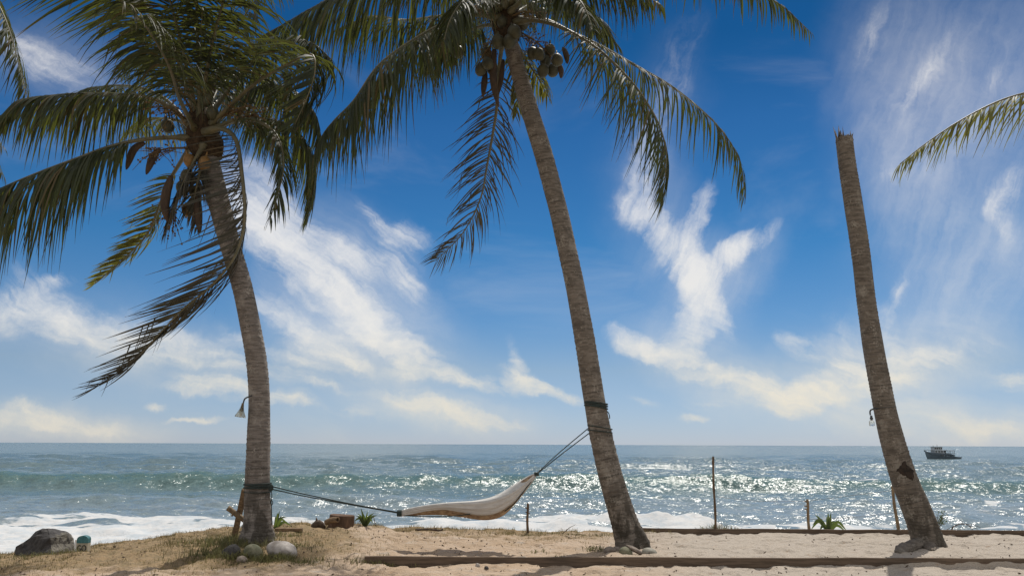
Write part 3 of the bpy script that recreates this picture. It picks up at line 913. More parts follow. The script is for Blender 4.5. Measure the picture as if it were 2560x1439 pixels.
frond(pl, [(480, 330, A + .1), (430, 262, A + .4), (360, 222, A + .7), (270, 215, A + .9), (180, 240, A + 1.1), (110, 300, A + 1.2)], 1.1, 85, .24, 1.3, seed=20, hang=.6)
frond(pl, [(530, 320, A), (590, 250, A + .2), (660, 215, A + .4), (730, 225, A + .5), (785, 280, A + .6), (805, 350, A + .7)], 1.05, 80, .24, 1.2, (-.35, 0, -1), seed=21, hang=.6)
frond(pl, [(510, 360, A - .2), (478, 420, A - .3), (446, 490, A - .35), (415, 575, A - .35)], .62, 50, .15, .8, mat='leaf_dry', seed=22, rag=.5)
frond(pl, [(515, 370, A - .1), (500, 430, A - .2), (486, 500, A - .25), (492, 570, A - .25)], .55, 45, .15, .8, mat='leaf_dry', seed=23, rag=.5)
frond(pl, [(505, 300, A + .2), (560, 205, A + 1.1), (635, 180, A + 2.0), (700, 225, A + 2.9), (745, 300, A + 3.4)], 1.2, 85, .2, 1.2, seed=16)
frond(pl, [(505, 310, A + .2), (545, 250, A + 1.1), (600, 235, A + 2.2), (650, 270, A + 3.1), (690, 330, A + 3.8)], 1.2, 85, .2, 1.2, seed=17)
frond(pl, [(490, 330, A + .2), (440, 300, A + 1.0), (380, 300, A + 2.0), (320, 335, A + 2.8)], .9, 70, .25, 1.3, mat='leaf_young', seed=14)
frond(pl, [(490, 330, A - .1), (450, 250, A - 1.0), (420, 160, A - 1.9), (360, 60, A - 2.8), (300, 0, A - 3.6)], 1.1, 80, .28, .9, seed=15)
for k, (x, y, dz, mt) in enumerate([(419, 315, -.25, 'husk'), (471, 523, -.1, 'husk_orange'), (474, 402, -.15, 'husk_orange'), (511, 408, -.25, 'husk_orange'), (517, 250, -.3, 'husk'), (531, 283, -.25, 'husk'),
                                    (455, 470, .05, 'husk'), (490, 480, .0, 'husk'), (468, 440, .0, 'husk')]):
    coconut(pl, x, y, A + dz, .105, mt, k)
for p, w in (([(362, 356, A - .5), (335, 375, A - .5), (316, 424, A - .5)], .055), ([(402, 372, A - .4), (385, 390, A - .4), (366, 436, A - .4)], .055),
             ([(428, 440, A - .3), (415, 490, A - .35), (414, 530, A - .35), (424, 560, A - .3)], .07), ([(494, 490, A - .25), (496, 540, A - .3), (500, 583, A - .3)], .06),
             ([(520, 190, A - .3), (525, 215, A - .3), (530, 245, A - .3)], .09)):
    spathe(pl, p, w)
for k, (a, b_) in enumerate([((470, 300, A - .2), (400, 265, A - .6)), ((540, 300, A - .2), (630, 262, A - .5)), ((560, 318, A - .1), (640, 285, A - .3)), ((470, 370, A - .2), (370, 385, A - .5)),
                             ((450, 470, A - .1), (425, 560, A - .2)), ((480, 280, A - .2), (430, 200, A - .6))]):
    blossom(pl, a, b_, 20 + k)

# ---- the palm in the middle, full of coconuts
b2 = G(1582, 1366)
D2 = b2.y
pm = thing('coconut_palm', b2, 'tall leaning coconut palm full of nuts that carries the high right end of the hammock', 'palm tree', GP)
B = D2
trunk([(1580, 1362, B, 76), (1563, 1310, B, 68), (1538, 1230, B, 62), (1516, 1150, B, 58), (1500, 1080, B, 55), (1489, 1015, B, 52), (1472, 910, B - .05, 51), (1457, 820, B - .1, 50), (1438, 720, B - .1, 49),
       (1415, 610, B - .1, 48), (1390, 500, B - .05, 46), (1361, 395, B, 45), (1330, 295, B + .05, 43), (1305, 210, B + .1, 41), (1284, 135, B + .1, 38), (1268, 60, B + .1, 36), (1258, -10, B + .1, 30)],
      pm, M['trunk_mid'], 2, 0.045)
heart(pm, [(1276, 100, B + .1), (1266, 50, B + .1), (1258, 0, B + .1), (1252, -50, B + .1)], 0.24, 5)
frond(pm, [(1250, 45, B - .1), (1190, 38, B - .3), (1133, 50, B - .5), (1050, 90, B - .8), (950, 160, B - 1.1), (885, 250, B - 1.3), (838, 298, B - 1.35), (806, 338, B - 1.4), (786, 385, B - 1.4)],
      1.75, 125, .14, 1.5, (.12, 0, -1), mat='leaf', seed=31, rag=.25, hang=.75, sweep=(.1, .75), tip=.24)
frond(pm, [(1245, 20, B), (1150, -60, B + .1), (1020, -75, B + .2), (900, -35, B + .2), (800, 10, B + .2), (720, 55, B + .2), (655, 90, B + .2)], 1.7, 105, .2, 1.45, seed=32, hang=.8)
frond(pm, [(1245, 40, B + .2), (1180, 30, B + .6), (1100, 40, B + 1.0), (1010, 50, B + 1.3), (930, 40, B + 1.5), (850, 70, B + 1.6)], 1.3, 85, .22, 1.4, seed=33, hang=.7)
frond(pm, [(1285, 55, B - .1), (1340, 52, B - .3), (1400, 68, B - .5), (1488, 118, B - .9), (1564, 188, B - 1.2), (1613, 250, B - 1.35), (1650, 318, B - 1.45), (1666, 390, B - 1.5), (1658, 478, B - 1.5)],
      1.35, 105, .25, .9, (-.45, 0, -1), seed=34, rag=.35, dense=1.0, width=.031, hang=.45, lift=.1)
frond(pm, [(1285, 50, B + .1), (1360, 50, B + .2), (1430, 82, B + .3), (1500, 115, B + .4), (1590, 165, B + .5), (1680, 217, B + .6), (1770, 290, B + .7), (1825, 355, B + .75), (1853, 415, B + .8), (1862, 480, B + .8)],
      1.15, 100, .25, 1.1, (-.22, 0, -1), seed=35, rag=.35, dense=.85, width=.032, hang=.6, lift=.1)
frond(pm, [(1285, 20, B), (1400, -60, B), (1560, -100, B), (1720, -85, B), (1860, -35, B), (1950, 12, B), (2022, 77, B)], .85, 100, .2, 1.2, (-.2, 0, -1), seed=36, dense=1.0, rag=.3, hang=.6)
frond(pm, [(1280, 20, B - .2), (1370, -40, B - .6), (1470, -55, B - 1.0), (1570, -35, B - 1.3), (1650, 10, B - 1.5)], .95, 70, .25, 1.4, (-.2, 0, -1), seed=37)
frond(pm, [(1258, 90, B + .3), (1248, 170, B + .7), (1242, 267, B + .9), (1231, 340, B + 1.0), (1217, 417, B + 1.0), (1200, 500, B + 1.0), (1155, 585, B + 1.0), (1092, 650, B + 1.0)], .95, 90, .16, .4, (-.35, 0, -.8), mat='leaf_dry', seed=38, rag=.4,
      hang=.15, sweep=(.35, .9), width=.03, label='withered frond hanging straight down beside the trunk')
frond(pm, [(1280, 90, B + .3), (1315, 150, B + .8), (1345, 195, B + 1.1), (1368, 240, B + 1.3)], .6, 40, .2, 1.2, mat='leaf_young', seed=39)
frond(pm, [(1272, 90, B + .3), (1290, 160, B + .9), (1298, 230, B + 1.2), (1290, 290, B + 1.4)], .55, 40, .2, .8, mat='leaf_young', seed=40)
frond(pm, [(1275, 30, B - .2), (1330, -20, B - .8), (1390, -40, B - 1.5), (1430, -10, B - 2.1)], .95, 60, .3, 1.5, seed=41)
frond(pm, [(1250, 20, B - .2), (1200, -40, B - .8), (1120, -70, B - 1.5), (1050, -60, B - 2.2), (990, -20, B - 2.8)], 1.0, 75, .25, 1.4, seed=42)
frond(pm, [(1262, 0, B), (1270, -160, B + .2), (1290, -320, B + .4), (1340, -460, B + .6)], 1.0, 70, .25, .8, seed=43)
frond(pm, [(1255, 0, B), (1200, -180, B), (1090, -310, B), (950, -380, B)], 1.1, 75, .22, 1.0, seed=44)
frond(pm, [(1262, 10, B), (1380, -180, B + .4), (1530, -270, B + .8), (1690, -270, B + 1.2)], 1.1, 75, .22, 1.1, seed=45)
frond(pm, [(1262, 30, B + .2), (1240, -60, B + 1.4), (1200, -70, B + 2.6), (1150, 0, B + 3.6)], 1.0, 70, .25, 1.2, seed=46)
frond(pm, [(1270, 10, B - .2), (1330, -35, B - .9), (1400, -32, B - 1.6), (1452, 5, B - 2.1), (1482, 70, B - 2.4)], 1.0, 75, .25, 1.2, seed=51, hang=.5)
frond(pm, [(1250, 20, B - .2), (1205, -12, B - 1.0), (1162, 0, B - 1.7), (1128, 45, B - 2.1), (1110, 100, B - 2.3)], 1.0, 75, .25, 1.2, seed=52, hang=.5)
frond(pm, [(1262, 15, B - .3), (1262, -60, B - 1.2), (1266, -80, B - 2.2), (1275, -40, B - 3.1)], .9, 70, .28, 1.3, seed=53, hang=.5)
frond(pm, [(1280, 40, B + .2), (1345, 5, B + .8), (1420, 10, B + 1.4), (1490, 50, B + 1.8), (1540, 110, B + 2.0)], .95, 75, .25, 1.2, seed=54, hang=.5)
frond(pm, [(1262, 60, B + .2), (1240, -30, B + 1.6), (1200, -10, B + 3.2), (1150, 70, B + 4.5), (1118, 160, B + 5.2)], 1.25, 85, .2, 1.2, seed=49)
frond(pm, [(1266, 60, B + .2), (1255, 0, B + 1.6), (1245, 20, B + 3.2), (1225, 90, B + 4.4), (1205, 170, B + 5.0)], 1.2, 85, .2, 1.2, seed=50)
frond(pm, [(1266, 30, B + .2), (1300, -50, B + 1.4), (1350, -50, B + 2.6), (1400, 30, B + 3.6)], 1.0, 70, .25, 1.2, seed=47)
frond(pm, [(1240, 60, B + .1), (1185, 72, B + .4), (1120, 110, B + .7), (1060, 165, B + 1.0)], .9, 60, .2, 1.4, seed=48)
for k, (x, y) in enumerate([(580, 580), (740, 570), (810, 440), (425, 750), (440, 880), (345, 960), (500, 960), (1240, 850), (1400, 830), (1205, 980), (1340, 975), (1300, 700), (1150, 750), (1060, 740),
                            (1180, 200), (1060, 110), (480, 40), (180, 170), (430, 130), (300, 150), (30, 720), (640, 300), (930, 330)]):
    coconut(pm, 1140 + x / 5.535, y / 5.535, B - .28 - .07 * (k % 3) if k < 3 else B - .2 + .12 * (k % 4), .105 if k > 2 else .12, 'husk', 50 + k)
for p, w in (([(1214, 180, B), (1210, 210, B), (1207, 243, B)], .05), ([(1236, 125, B - .1), (1232, 180, B - .1), (1236, 225, B - .1), (1246, 268, B - .1)], .062),
             ([(1258, 150, B + .2), (1252, 200, B + .2), (1244, 240, B + .2)], .04), ([(1408, 120, B), (1415, 140, B), (1418, 160, B)], .05), ([(1398, 160, B), (1402, 178, B), (1402, 196, B)], .045)):
    spathe(pm, p, w)
for k, (a, b_) in enumerate([((1290, 75, B), (1370, 130, B + .1)), ((1245, 80, B), (1215, 140, B)), ((1280, 40, B - .2), (1340, 30, B - .4)), ((1240, 40, B - .2), (1180, 25, B - .4)), ((1290, 90, B + .2), (1345, 105, B + .4))]):
    blossom(pm, a, b_, 60 + k, 22, .35)

# ---- the dead one without a crown
b3_ = G(2322, 1364)
D3 = b3_.y
pd = thing('dead_palm', b3_, 'bare dead palm trunk with a snapped splintered top and no leaves at all', 'palm tree')
E = D3
DT = [(2322, 1362, E, 74), (2306, 1310, E, 70), (2287, 1260, E, 66), (2262, 1200, E, 62), (2243, 1140, E, 58), (2226, 1080, E, 55), (2211, 1020, E, 52), (2196, 940, E, 51), (2182, 860, E, 50), (2170, 780, E, 47), (2159, 690, E, 45),
      (2147, 600, E, 44), (2133, 510, E, 43), (2121, 430, E, 41), (2114, 372, E, 40), (2111, 346, E, 40)]
trd, s3 = trunk(DT, pd, M['trunk_dead'], 3, 0.018, 0.06)
mb = MB()
vs, fs = [], []
nk = 52
cT = P(2111, 350, E)
for k in range(nk):               # torn fibres standing up round the break, one jagged collar
    a = k / nk * 2 * math.pi
    h = (0.06 + .09 * rnd.random()) if k % 2 else rnd.uniform(-.05, .03)
    if math.cos(a) < -.25 and math.sin(a) < .5 and k % 2: h += rnd.uniform(.06, .20)
    r0 = .118 + .012 * math.sin(5 * a) + .012 * rnd.random()
    d_ = Vector((math.cos(a), math.sin(a), 0))
    vs += [cT + d_ * (r0 * 1.0) + Vector((0, 0, -.16)), cT + d_ * (r0 + .018 * rnd.random()) + Vector((0, 0, -.03)), cT + d_ * (r0 + (.045 if k % 5 == 0 else rnd.uniform(-.03, .01))) + Vector((0, 0, h)), cT + d_ * (r0 * .6) + Vector((0, 0, -.04)), cT + d_ * (r0 * .5) + Vector((0, 0, -.16))]
for k in range(nk):
    a_, b2_ = k * 5, ((k + 1) % nk) * 5
    for q3 in range(4):
        fs.append((a_ + q3, b2_ + q3, b2_ + q3 + 1, a_ + q3 + 1))
mb.add(vs, fs, along=9.0)
mb.build('broken_top', M['trunk_dead'], pd)
# bare patch where the bark is gone
mb = MB()
edge = [(2247, 1151), (2256, 1163), (2262, 1170), (2270, 1172), (2271, 1186), (2266, 1199), (2258, 1194), (2250, 1186), (2238, 1182), (2232, 1174), (2239, 1162)]
edge = [(x1 + (x2 - x1) * k / 4 + (rnd.uniform(-2.2, 2.2) if k else 0), y1 + (y2 - y1) * k / 4 + (rnd.uniform(-2.2, 2.2) if k else 0)) for (x1, y1), (x2, y2) in zip(edge, edge[1:] + edge[:1]) for k in range(4)]


def on_trunk(px, py):
    k = np.interp(py, [1140, 1200], [2243, 2262])
    rr = 30 * mpp(px, py, E)
    off = (px - k) * mpp(px, py, E)
    return P(px, py, E) + Vector((0, -math.sqrt(max(0.0004, rr * rr - off * off)) * .985, 0))


vs = [on_trunk(2253, 1175)] + [on_trunk(2253 + (x - 2253) * .5, 1175 + (y - 1175) * .5) for x, y in edge] + [on_trunk(x, y) for x, y in edge] + \
     [on_trunk(x, y) + Vector((0, .03, 0)) for x, y in edge]
ne = len(edge)
fs = [(0, 1 + i, 1 + (i + 1) % ne) for i in range(ne)] + [(1 + i, 1 + ne + i, 1 + ne + (i + 1) % ne, 1 + (i + 1) % ne) for i in range(ne)] + \
     [(1 + ne + i, 1 + 2 * ne + i, 1 + 2 * ne + (i + 1) % ne, 1 + ne + (i + 1) % ne) for i in range(ne)]
mb.add([v + Vector((0, -.012, 0)) for v in vs], fs)
M['scar'] = simple_mat('bared_wood', (0.045, 0.032, 0.024), (0.022, 0.017, 0.014), 14, 0.95, 0.02)
mb.build('bark_scar', M['scar'], pd)
# slumped root plate: a low swollen skirt of roots running out to the left
mb = MB()
for pts, rr in (([(2322, 1358), (2300, 1366), (2272, 1372), (2252, 1378), (2243, 1381)], [.20, .19, .15, .10, .04]), ([(2316, 1360), (2322, 1370), (2330, 1377)], [.15, .12, .04]),
                ([(2334, 1358), (2350, 1363), (2366, 1367)], [.15, .10, .03])):
    q3 = [G(x, y) for (x, y) in pts]
    s = spline([tuple(p) + (r_,) for p, r_ in zip(q3, rr)], 22)
    vs, fs = [], []
    for i, p in enumerate(s):
        t_ = Vector(s[min(i + 1, 21), :3] - s[max(i - 1, 0), :3])
        sd_ = Vector((-t_.y, t_.x, 0)).normalized()
        for k in range(15):
            a = -.35 + (math.pi + .7) * k / 14
            w_ = p[3] * (1 + .10 * math.sin(3 * a + i * .4) + .06 * math.sin(9 * a + i))
            vs.append(Vector(p[:3]) + sd_ * math.cos(a) * w_ + Vector((0, 0, math.sin(a) * w_ * .62 + .012 * math.sin(i * 1.7 + k))))
    for i in range(21):
        for k in range(14):
            fs.append((i * 15 + k, i * 15 + k + 1, i * 15 + k + 16, i * 15 + k + 15))
    fs.append(tuple(21 * 15 + k for k in range(15)))
    mb.add(vs, fs, ring=0.3, along=3.0)
mb.build('root', M['trunk_dead'], pd)

# ---- two more palms whose trunks stand outside the picture
zl = zg(-13.6, 14.6)
pf = thing('coconut_palm', (-13.6, 14.6, zl), 'coconut palm outside the left edge with only a drooping frond tip reaching into view', 'palm tree', GP)
trunk([(-640, 1420, 14.6, 70), (-600, 1000, 14.6, 52), (-560, 500, 14.6, 46), (-540, 60, 14.6, 42), (-535, -60, 14.6, 36)], pf, M['trunk'], 11, .05)
frond(pf, [(-535, -40, 14.5), (-400, -160, 14.3), (-220, -170, 14.1), (-80, -90, 14.0), (0, 20, 13.9), (42, 140, 13.9), (72, 256, 13.9)], 1.25, 100, .2, 1.2, (-.35, 0, -1), seed=71)
for k in range(7):
    a = k / 7 * 6.28 + .5
    c = Vector((-12.9, 14.5, 8.3))
    d = Vector((math.cos(a), math.sin(a), 0))
    if d.x > .5: d.x *= .55
    frond(pf, [c, c + d * 1.2 + Vector((0, 0, .8)), c + d * 2.6 + Vector((0, 0, .7)), c + d * 3.9 + Vector((0, 0, -.4))], 1.0, 60, .2, 1.3, seed=80 + k)
pr = thing('coconut_palm', (11.9, 13.0, zg(11.9, 13.0)), 'coconut palm outside the right edge with one arching yellow green frond reaching into view', 'palm tree', GP)
trunk([(3105, 1400, 13.0, 70), (3070, 1000, 13.0, 54), (3050, 600, 13.0, 46), (3040, 330, 13.0, 42), (3036, 230, 13.0, 36)], pr, M['trunk'], 12, .05)
frond(pr, [(3036, 250, 12.9), (2900, 190, 12.7), (2740, 195, 12.5), (2600, 224, 12.4), (2500, 252, 12.4), (2400, 302, 12.4), (2310, 362, 12.4), (2250, 410, 12.4)], 1.0, 105, .2, .8, (-.22, 0, -1), mat='leaf_young', seed=91, width=.03, dense=.95, hang=.55, lift=.05, rag=.1,
      label='arching yellow green frond')
for k in range(6):
    a = k / 6 * 6.28 + .4
    c = Vector((11.3, 13.0, 6.9))
    d = Vector((math.cos(a), math.sin(a), 0))
    if d.x < -.3: d.x *= .15
    frond(pr, [c, c + d * 1.2 + Vector((0, 0, .9)), c + d * 2.5 + Vector((0, 0, .9)), c + d * 3.6 + Vector((0, 0, -.1))], 1.0, 60, .2, 1.3, seed=100 + k)

# ------------------------------------------------------------------ hammock
HD = 12.88
hm = thing('hammock', P(1170, 1290, HD), 'long white canvas hammock with a brown underside slung between two palms', 'hammock')
NT_ = 60


def curve(pts):
    s = spline([(x, y, d) for x, y, d in pts], 400)
    return lambda x: np.array([np.interp(x, s[:, 0], s[:, 1]), np.interp(x, s[:, 0], s[:, 2])])


fa = curve([(998, 1277, HD), (1030, 1269, HD - .1), (1070, 1262, HD - .2), (1120, 1257, HD - .28), (1180, 1254, HD - .32), (1220, 1250, HD - .32), (1260, 1238, HD - .28), (1300, 1216, HD - .17), (1340, 1183, HD)])
fb_ = curve([(998, 1289, HD), (1030, 1284, HD - .06), (1070, 1276, HD - .15), (1110, 1273, HD - .2), (1150, 1279, HD - .22), (1200, 1287, HD - .22), (1240, 1282, HD - .2), (1280, 1258, HD - .14), (1312, 1226, HD - .07), (1340, 1191, HD)])
fc_ = curve([(998, 1275, HD), (1050, 1264, HD + .15), (1120, 1255, HD + .25), (1190, 1250, HD + .32), (1240, 1237, HD + .32), (1290, 1207, HD + .2), (1320, 1189, HD + .08), (1340, 1181, HD)])
fe_ = curve([(998, 1289, HD), (1060, 1286, HD), (1110, 1286, HD), (1160, 1291, HD), (1205, 1296, HD), (1240, 1292, HD), (1265, 1279, HD), (1290, 1252, HD), (1315, 1222, HD), (1340, 1191, HD)])
wv, lv_ = [], []
for i in range(NT_):
    x = 998 + (1340 - 998) * i / (NT_ - 1)
    g_ = lambda f, dy=0, dd_=0: P(x, f(x)[0] + dy, f(x)[1] + dd_)
    a, b_, c, e = fa(x), fb_(x), fc_(x), fe_(x)
    sag = 9 * math.sin(math.pi * i / (NT_ - 1))
    far, inn, near = P(x, c[0], c[1]), P(x, (a[0] + e[0]) / 2 + 1, HD), P(x, a[0], a[1])
    row = []
    te = i / (NT_ - 1)
    fold = lambda u, ph: .011 * (0.25 + math.exp(-te / .18) + math.exp(-(1 - te) / .25)) * math.sin(math.pi * te) ** .5 * (math.sin(u * 17 + ph + te * 2) + .6 * math.sin(u * 31 + ph * 2 - te * 3))
    for k in range(15):           # far rim -> trough -> near rim
        u = k / 14
        row.append(far * (1 - u) ** 2 + (inn * 2 - (far + near) / 2) * 2 * u * (1 - u) + near * u * u)
    low = P(x, b_[0], b_[1])
    bul = (near + low) / 2 + Vector((0, -.03 * math.sin(math.pi * i / (NT_ - 1)), .0))
    for k in range(1, 15):        # near rim -> hanging edge
        u = k / 14
        row.append(near * (1 - u) ** 2 + (bul * 2 - (near + low) / 2) * 2 * u * (1 - u) + low * u * u + Vector((0, fold(u, 1.0), 0)))
    wv.append(row)
    top = P(x, b_[0] - 2, b_[1] + .02)
    bot = P(x, e[0], e[1])
    fr_ = P(x, c[0] + 3, c[1] - .01)
    row = []
    for k in range(11):
        u = k / 10
        m_ = bot * 2 - (top + fr_) / 2
        row.append(top * (1 - u) ** 2 + m_ * 2 * u * (1 - u) + fr_ * u * u)
    lv_.append(row)


def sheet(rows, name, mat, thick):
    nr, nc = len(rows), len(rows[0])
    mb_ = MB()
    mb_.add([p for r_ in rows for p in r_], [(i * nc + k, i * nc + k + 1, (i + 1) * nc + k + 1, (i + 1) * nc + k) for i in range(nr - 1) for k in range(nc - 1)])
    o = mb_.build(name, mat, hm)
    md = o.modifiers.new('thickness', 'SOLIDIFY')
    md.thickness = thick
    md.offset = 0
    return o


sheet(wv, 'canvas', M['canvas'], .006)
sheet(lv_, 'underside', M['lining'], .006)
for x, y, r_, sx_ in ((999, 1282, .042, 1), (1341, 1184, .022, -1)):
    mb = MB()
    c = P(x, y, HD)
    for k in range(5):
        cc = c + Vector((sx_ * (-.03 + .014 * k), 0, 0))
        mb.tube([cc + Vector((0, math.cos(a) * r_, math.sin(a) * r_)) for a in np.linspace(0, 6.3, 13)], .010, 6, False)
    mb.build('end_knot', M['rope'], hm)


def rope(pts, r_=.0085, par=None, name='rope', n=24):
    s = spline([P(*p) if not isinstance(p, Vector) else p for p in pts], n)
    mb_ = MB()
    mb_.tube(s, r_, 7)
    return mb_.build(name, M['rope'], par or hm)


def wraps(cx_, cy_, D, w, slopes, r_=.013, par=None):
    mb_ = MB()
    for dy, tilt in slopes:
        c = P(cx_, cy_ + dy, D)
        rad = w * .5 * mpp(cx_, cy_, D) * 1.04 + r_ * .6
        mb_.tube([c + Vector((math.cos(a) * rad, math.sin(a) * rad, math.cos(a) * tilt)) for a in np.linspace(0, 2 * math.pi, 30)], r_, 7, False)
    return mb_.build('rope_loop', M['rope'], par or hm)


rope([(676, 1214, D1 - .15), (760, 1234, D1 - .4), (880, 1259, D1 - .75), (999, 1280, HD)])
rope([(676, 1221, D1 - .1), (760, 1239, D1 - .38), (880, 1261, D1 - .72), (999, 1282, HD)])
rope([(1474, 1067, D2), (1400, 1129, D2), (1340, 1184, HD)])
rope([(1477, 1079, D2 - .05), (1402, 1136, D2), (1341, 1185, HD)])
rope([(1003, 1287, HD), (1060, 1290, HD - .1), (1130, 1289, HD - .2), (1175, 1284, HD - .26)], .008)
rope([(1262, 1277, HD - .16), (1285, 1258, HD - .16), (1310, 1226, HD - .1), (1328, 1203, HD - .04)], .008)
wraps(644, 1211, D1, 61, ((-2, .01), (1, -.015), (4, .02), (7, .0)), .012)
wraps(644, 1229, D1, 62, ((0, .0),), .007)
wraps(1490, 1010, D2, 53, ((-3, -.02), (1, -.03), (4, -.01), (7, -.03)), .012)
wraps(1500, 1072, D2, 57, ((-4, -.03), (6, -.02)), .009)
rope([(1516, 1026, D2 - .05), (1521, 1031, D2 - .08), (1524, 1040, D2 - .08), (1524, 1046, D2 - .08)], .008)
rope([(674, 1216, D1 - .2), (679, 1230, D1 - .22), (679, 1245, D1 - .22), (676, 1254, D1 - .2), (680, 1262, D1 - .22), (682, 1254, D1 - .24), (678, 1250, D1 - .24), (679, 1275, D1 - .22), (680, 1310, D1 - .22)], .007)
mb = MB()
for k in range(3):
    c = P(678, 1216 + k * 2, D1 - .2)
    mb.tube([c + Vector((math.cos(a) * .03, -.02, math.sin(a) * .03)) for a in np.linspace(0, 6.3, 9)], .012, 6, False)
mb.build('end_knot', M['rope'], hm)

# ------------------------------------------------------------------ lamps hung on the trunks
l1 = thing('hanging_lamp', P(624, 992, D1 - .1), 'clear glass lamp on a bent wire arm on the trunk above the hammock rope', 'lamp')
mb = MB()
mb.tube(spline([P(634, 987, D1 - .12), P(617, 993, D1 - .2), P(611, 998, D1 - .2), P(608, 1008, D1 - .2)], 12), .012, 8)
mb.build('arm', M['metal'], l1)
mb = MB()
c = P(607, 1010, D1 - .2)
mb.tube([c + Vector((0, 0, .02)), c + Vector((-.005, 0, -.05)), c + Vector((-.012, 0, -.11))], [.018, .022, .03], 10)
mb.build('socket', M['bamboo'], l1)
prof = [(.018, 0), (.026, -.05), (.045, -.11), (.075, -.17), (.085, -.20)]
for nm, mt, k in (('shade', 'glass', 1.0),):
    mb = MB()
    mb.tube([c + Vector((-.03 * (-z / .2), 0, z)) for r_, z in prof], [r_ * k for r_, z in prof], 18, False)
    o = mb.build(nm, M[mt], l1)
    o.modifiers.new('thickness', 'SOLIDIFY').thickness = .003
mb = MB()
c2 = c + Vector((-.02, 0, -.13))
mb.tube([c2 + Vector((0, 0, .03)), c2, c2 + Vector((0, 0, -.03)), c2 + Vector((0, 0, -.05))], [.012, .028, .026, .008], 12)
mb.build('bulb', M['bulb'], l1)

l2 = thing('hanging_lamp', P(2187, 1022, D3), 'small lamp with a square glass cover on a black pipe arm on the dead trunk', 'lamp')
mb = MB()
mb.tube(spline([P(2195, 1021, D3 - .1), P(2184, 1022, D3 - .18), P(2177, 1024, D3 - .2), P(2175, 1029, D3 - .2), P(2176, 1037, D3 - .2)], 14), .013, 8)
mb.build('arm', M['metal'], l2)
mb = MB()
c = P(2178, 1038, D3 - .2)
mb.tube([c, c + Vector((0, 0, -.03)), c + Vector((0, 0, -.035)), c + Vector((0, 0, -.06)), c + Vector((0, 0, -.065)), c + Vector((0, 0, -.085))], [.018, .018, .026, .026, .014, .014], 12)
mb.build('socket', M['metal'], l2)
mb = MB()
c = P(2179, 1050, D3 - .2)
mb.tube([c + Vector((0, 0, .01)), c + Vector((0, 0, -.012)), c + Vector((0, 0, -.02)), c + Vector((0, 0, -.085)), c + Vector((0, 0, -.092))], [.02, .036, .044, .042, .03], 16)
mb.build('cover', M['glass'], l2)
mb = MB()
rad = 27 * mpp(2210, 1018, D3)
c = P(2211, 1018, D3)
mb.tube([c + Vector((math.cos(a) * rad, math.sin(a) * rad, math.cos(a) * .015)) for a in np.linspace(0, 6.3, 30)], .005, 6, False)
mb.build('cable', M['metal'], l2)

# ------------------------------------------------------------------ boards
def board(name, a, b, h, th, label, seed, sink=.12):
    """long plank on edge with a slightly wavy top"""
    r_ = random.Random(seed)
    a, b = Vector(a), Vector(b)
    n_ = 90
    d = (b - a)
    nrm_ = Vector((-d.y, d.x, 0)).normalized()
    vs, fs = [], []
    for i in range(n_ + 1):
        p = a.lerp(b, i / n_)
        w = .003 * math.sin(i * .31 + seed) + .002 * math.sin(i * .83) + r_.uniform(-.0015, .0015)
        zt = p.z + h + w
        zb = p.z - sink
        off = .008 * math.sin(i * .13 + seed)
        o0, o1 = nrm_ * off, nrm_ * (off + th)
        bev = th * .1
        vs += [Vector((p.x, p.y, zb)) + o0, Vector((p.x, p.y, zt - bev)) + o0, Vector((p.x, p.y, zt)) + o0 + nrm_ * bev, Vector((p.x, p.y, zt)) + o1 - nrm_ * bev,
               Vector((p.x, p.y, zt - bev)) + o1, Vector((p.x, p.y, zb)) + o1]
    for i in range(n_):
        for k in range(6):
            k2 = (k + 1) % 6
            fs.append((i * 6 + k, i * 6 + k2, (i + 1) * 6 + k2, (i + 1) * 6 + k))
    fs += [tuple(range(6)), tuple(range(n_ * 6, n_ * 6 + 6))]
    mb_ = MB()
    mb_.add(vs, fs)
    o = mb_.build(name, M['board'], None, False, a)
    return tag(o, label, 'board')


board('edging_board', (-2.08, YB - .03, -.09), (13.5, YB + .02, -.085), .118, .055, 'long dark edging plank holding up the sand in the foreground', 1)
board('edging_board', (2.35, 15.55, .0), (14.5, 15.35, .0), .075, .06, 'thin edging plank along the seaward edge of the sand behind the posts', 2)

# ------------------------------------------------------------------ posts and wire
def post(px, py0, py1, px1, w, label, mat, D, knob=True, nodes=()):
    p0 = G(px, min(py0, 1328))
    p0 = P(px, py0, D)
    p1 = P(px1, py1, D)
    r0 = w * .5 * mpp(px, py0, D)
    mb_ = MB()
    pts, rr = [], []
    for i in range(30):
        u = i / 29
        p = (p0 + Vector((0, 0, -.25))).lerp(p1, u) + Vector((.006 * math.sin(u * 9 + px), 0, 0))
        k = 1 + .06 * math.sin(u * 23 + px)
        for nd in nodes:
            k += .25 * math.exp(-((u - nd) / .012) ** 2)
        pts.append(p)
        rr.append(r0 * k * (1 - .22 * u))
    mb_.tube(pts, rr, 12)
    if knob:
        for i in range(4):
            a = rnd.uniform(0, 6.28)
            u = rnd.uniform(.35, .95)
            p = p0.lerp(p1, u)
            mb_.tube([p, p + Vector((math.cos(a), math.sin(a) * .5, .35)) * r0 * 2.0], [r0 * .5, r0 * .3], 6)
    o = mb_.build('fence_post', mat, None, True, p0)
    return tag(o, label, 'post', 'old fence posts along the seaward edge')


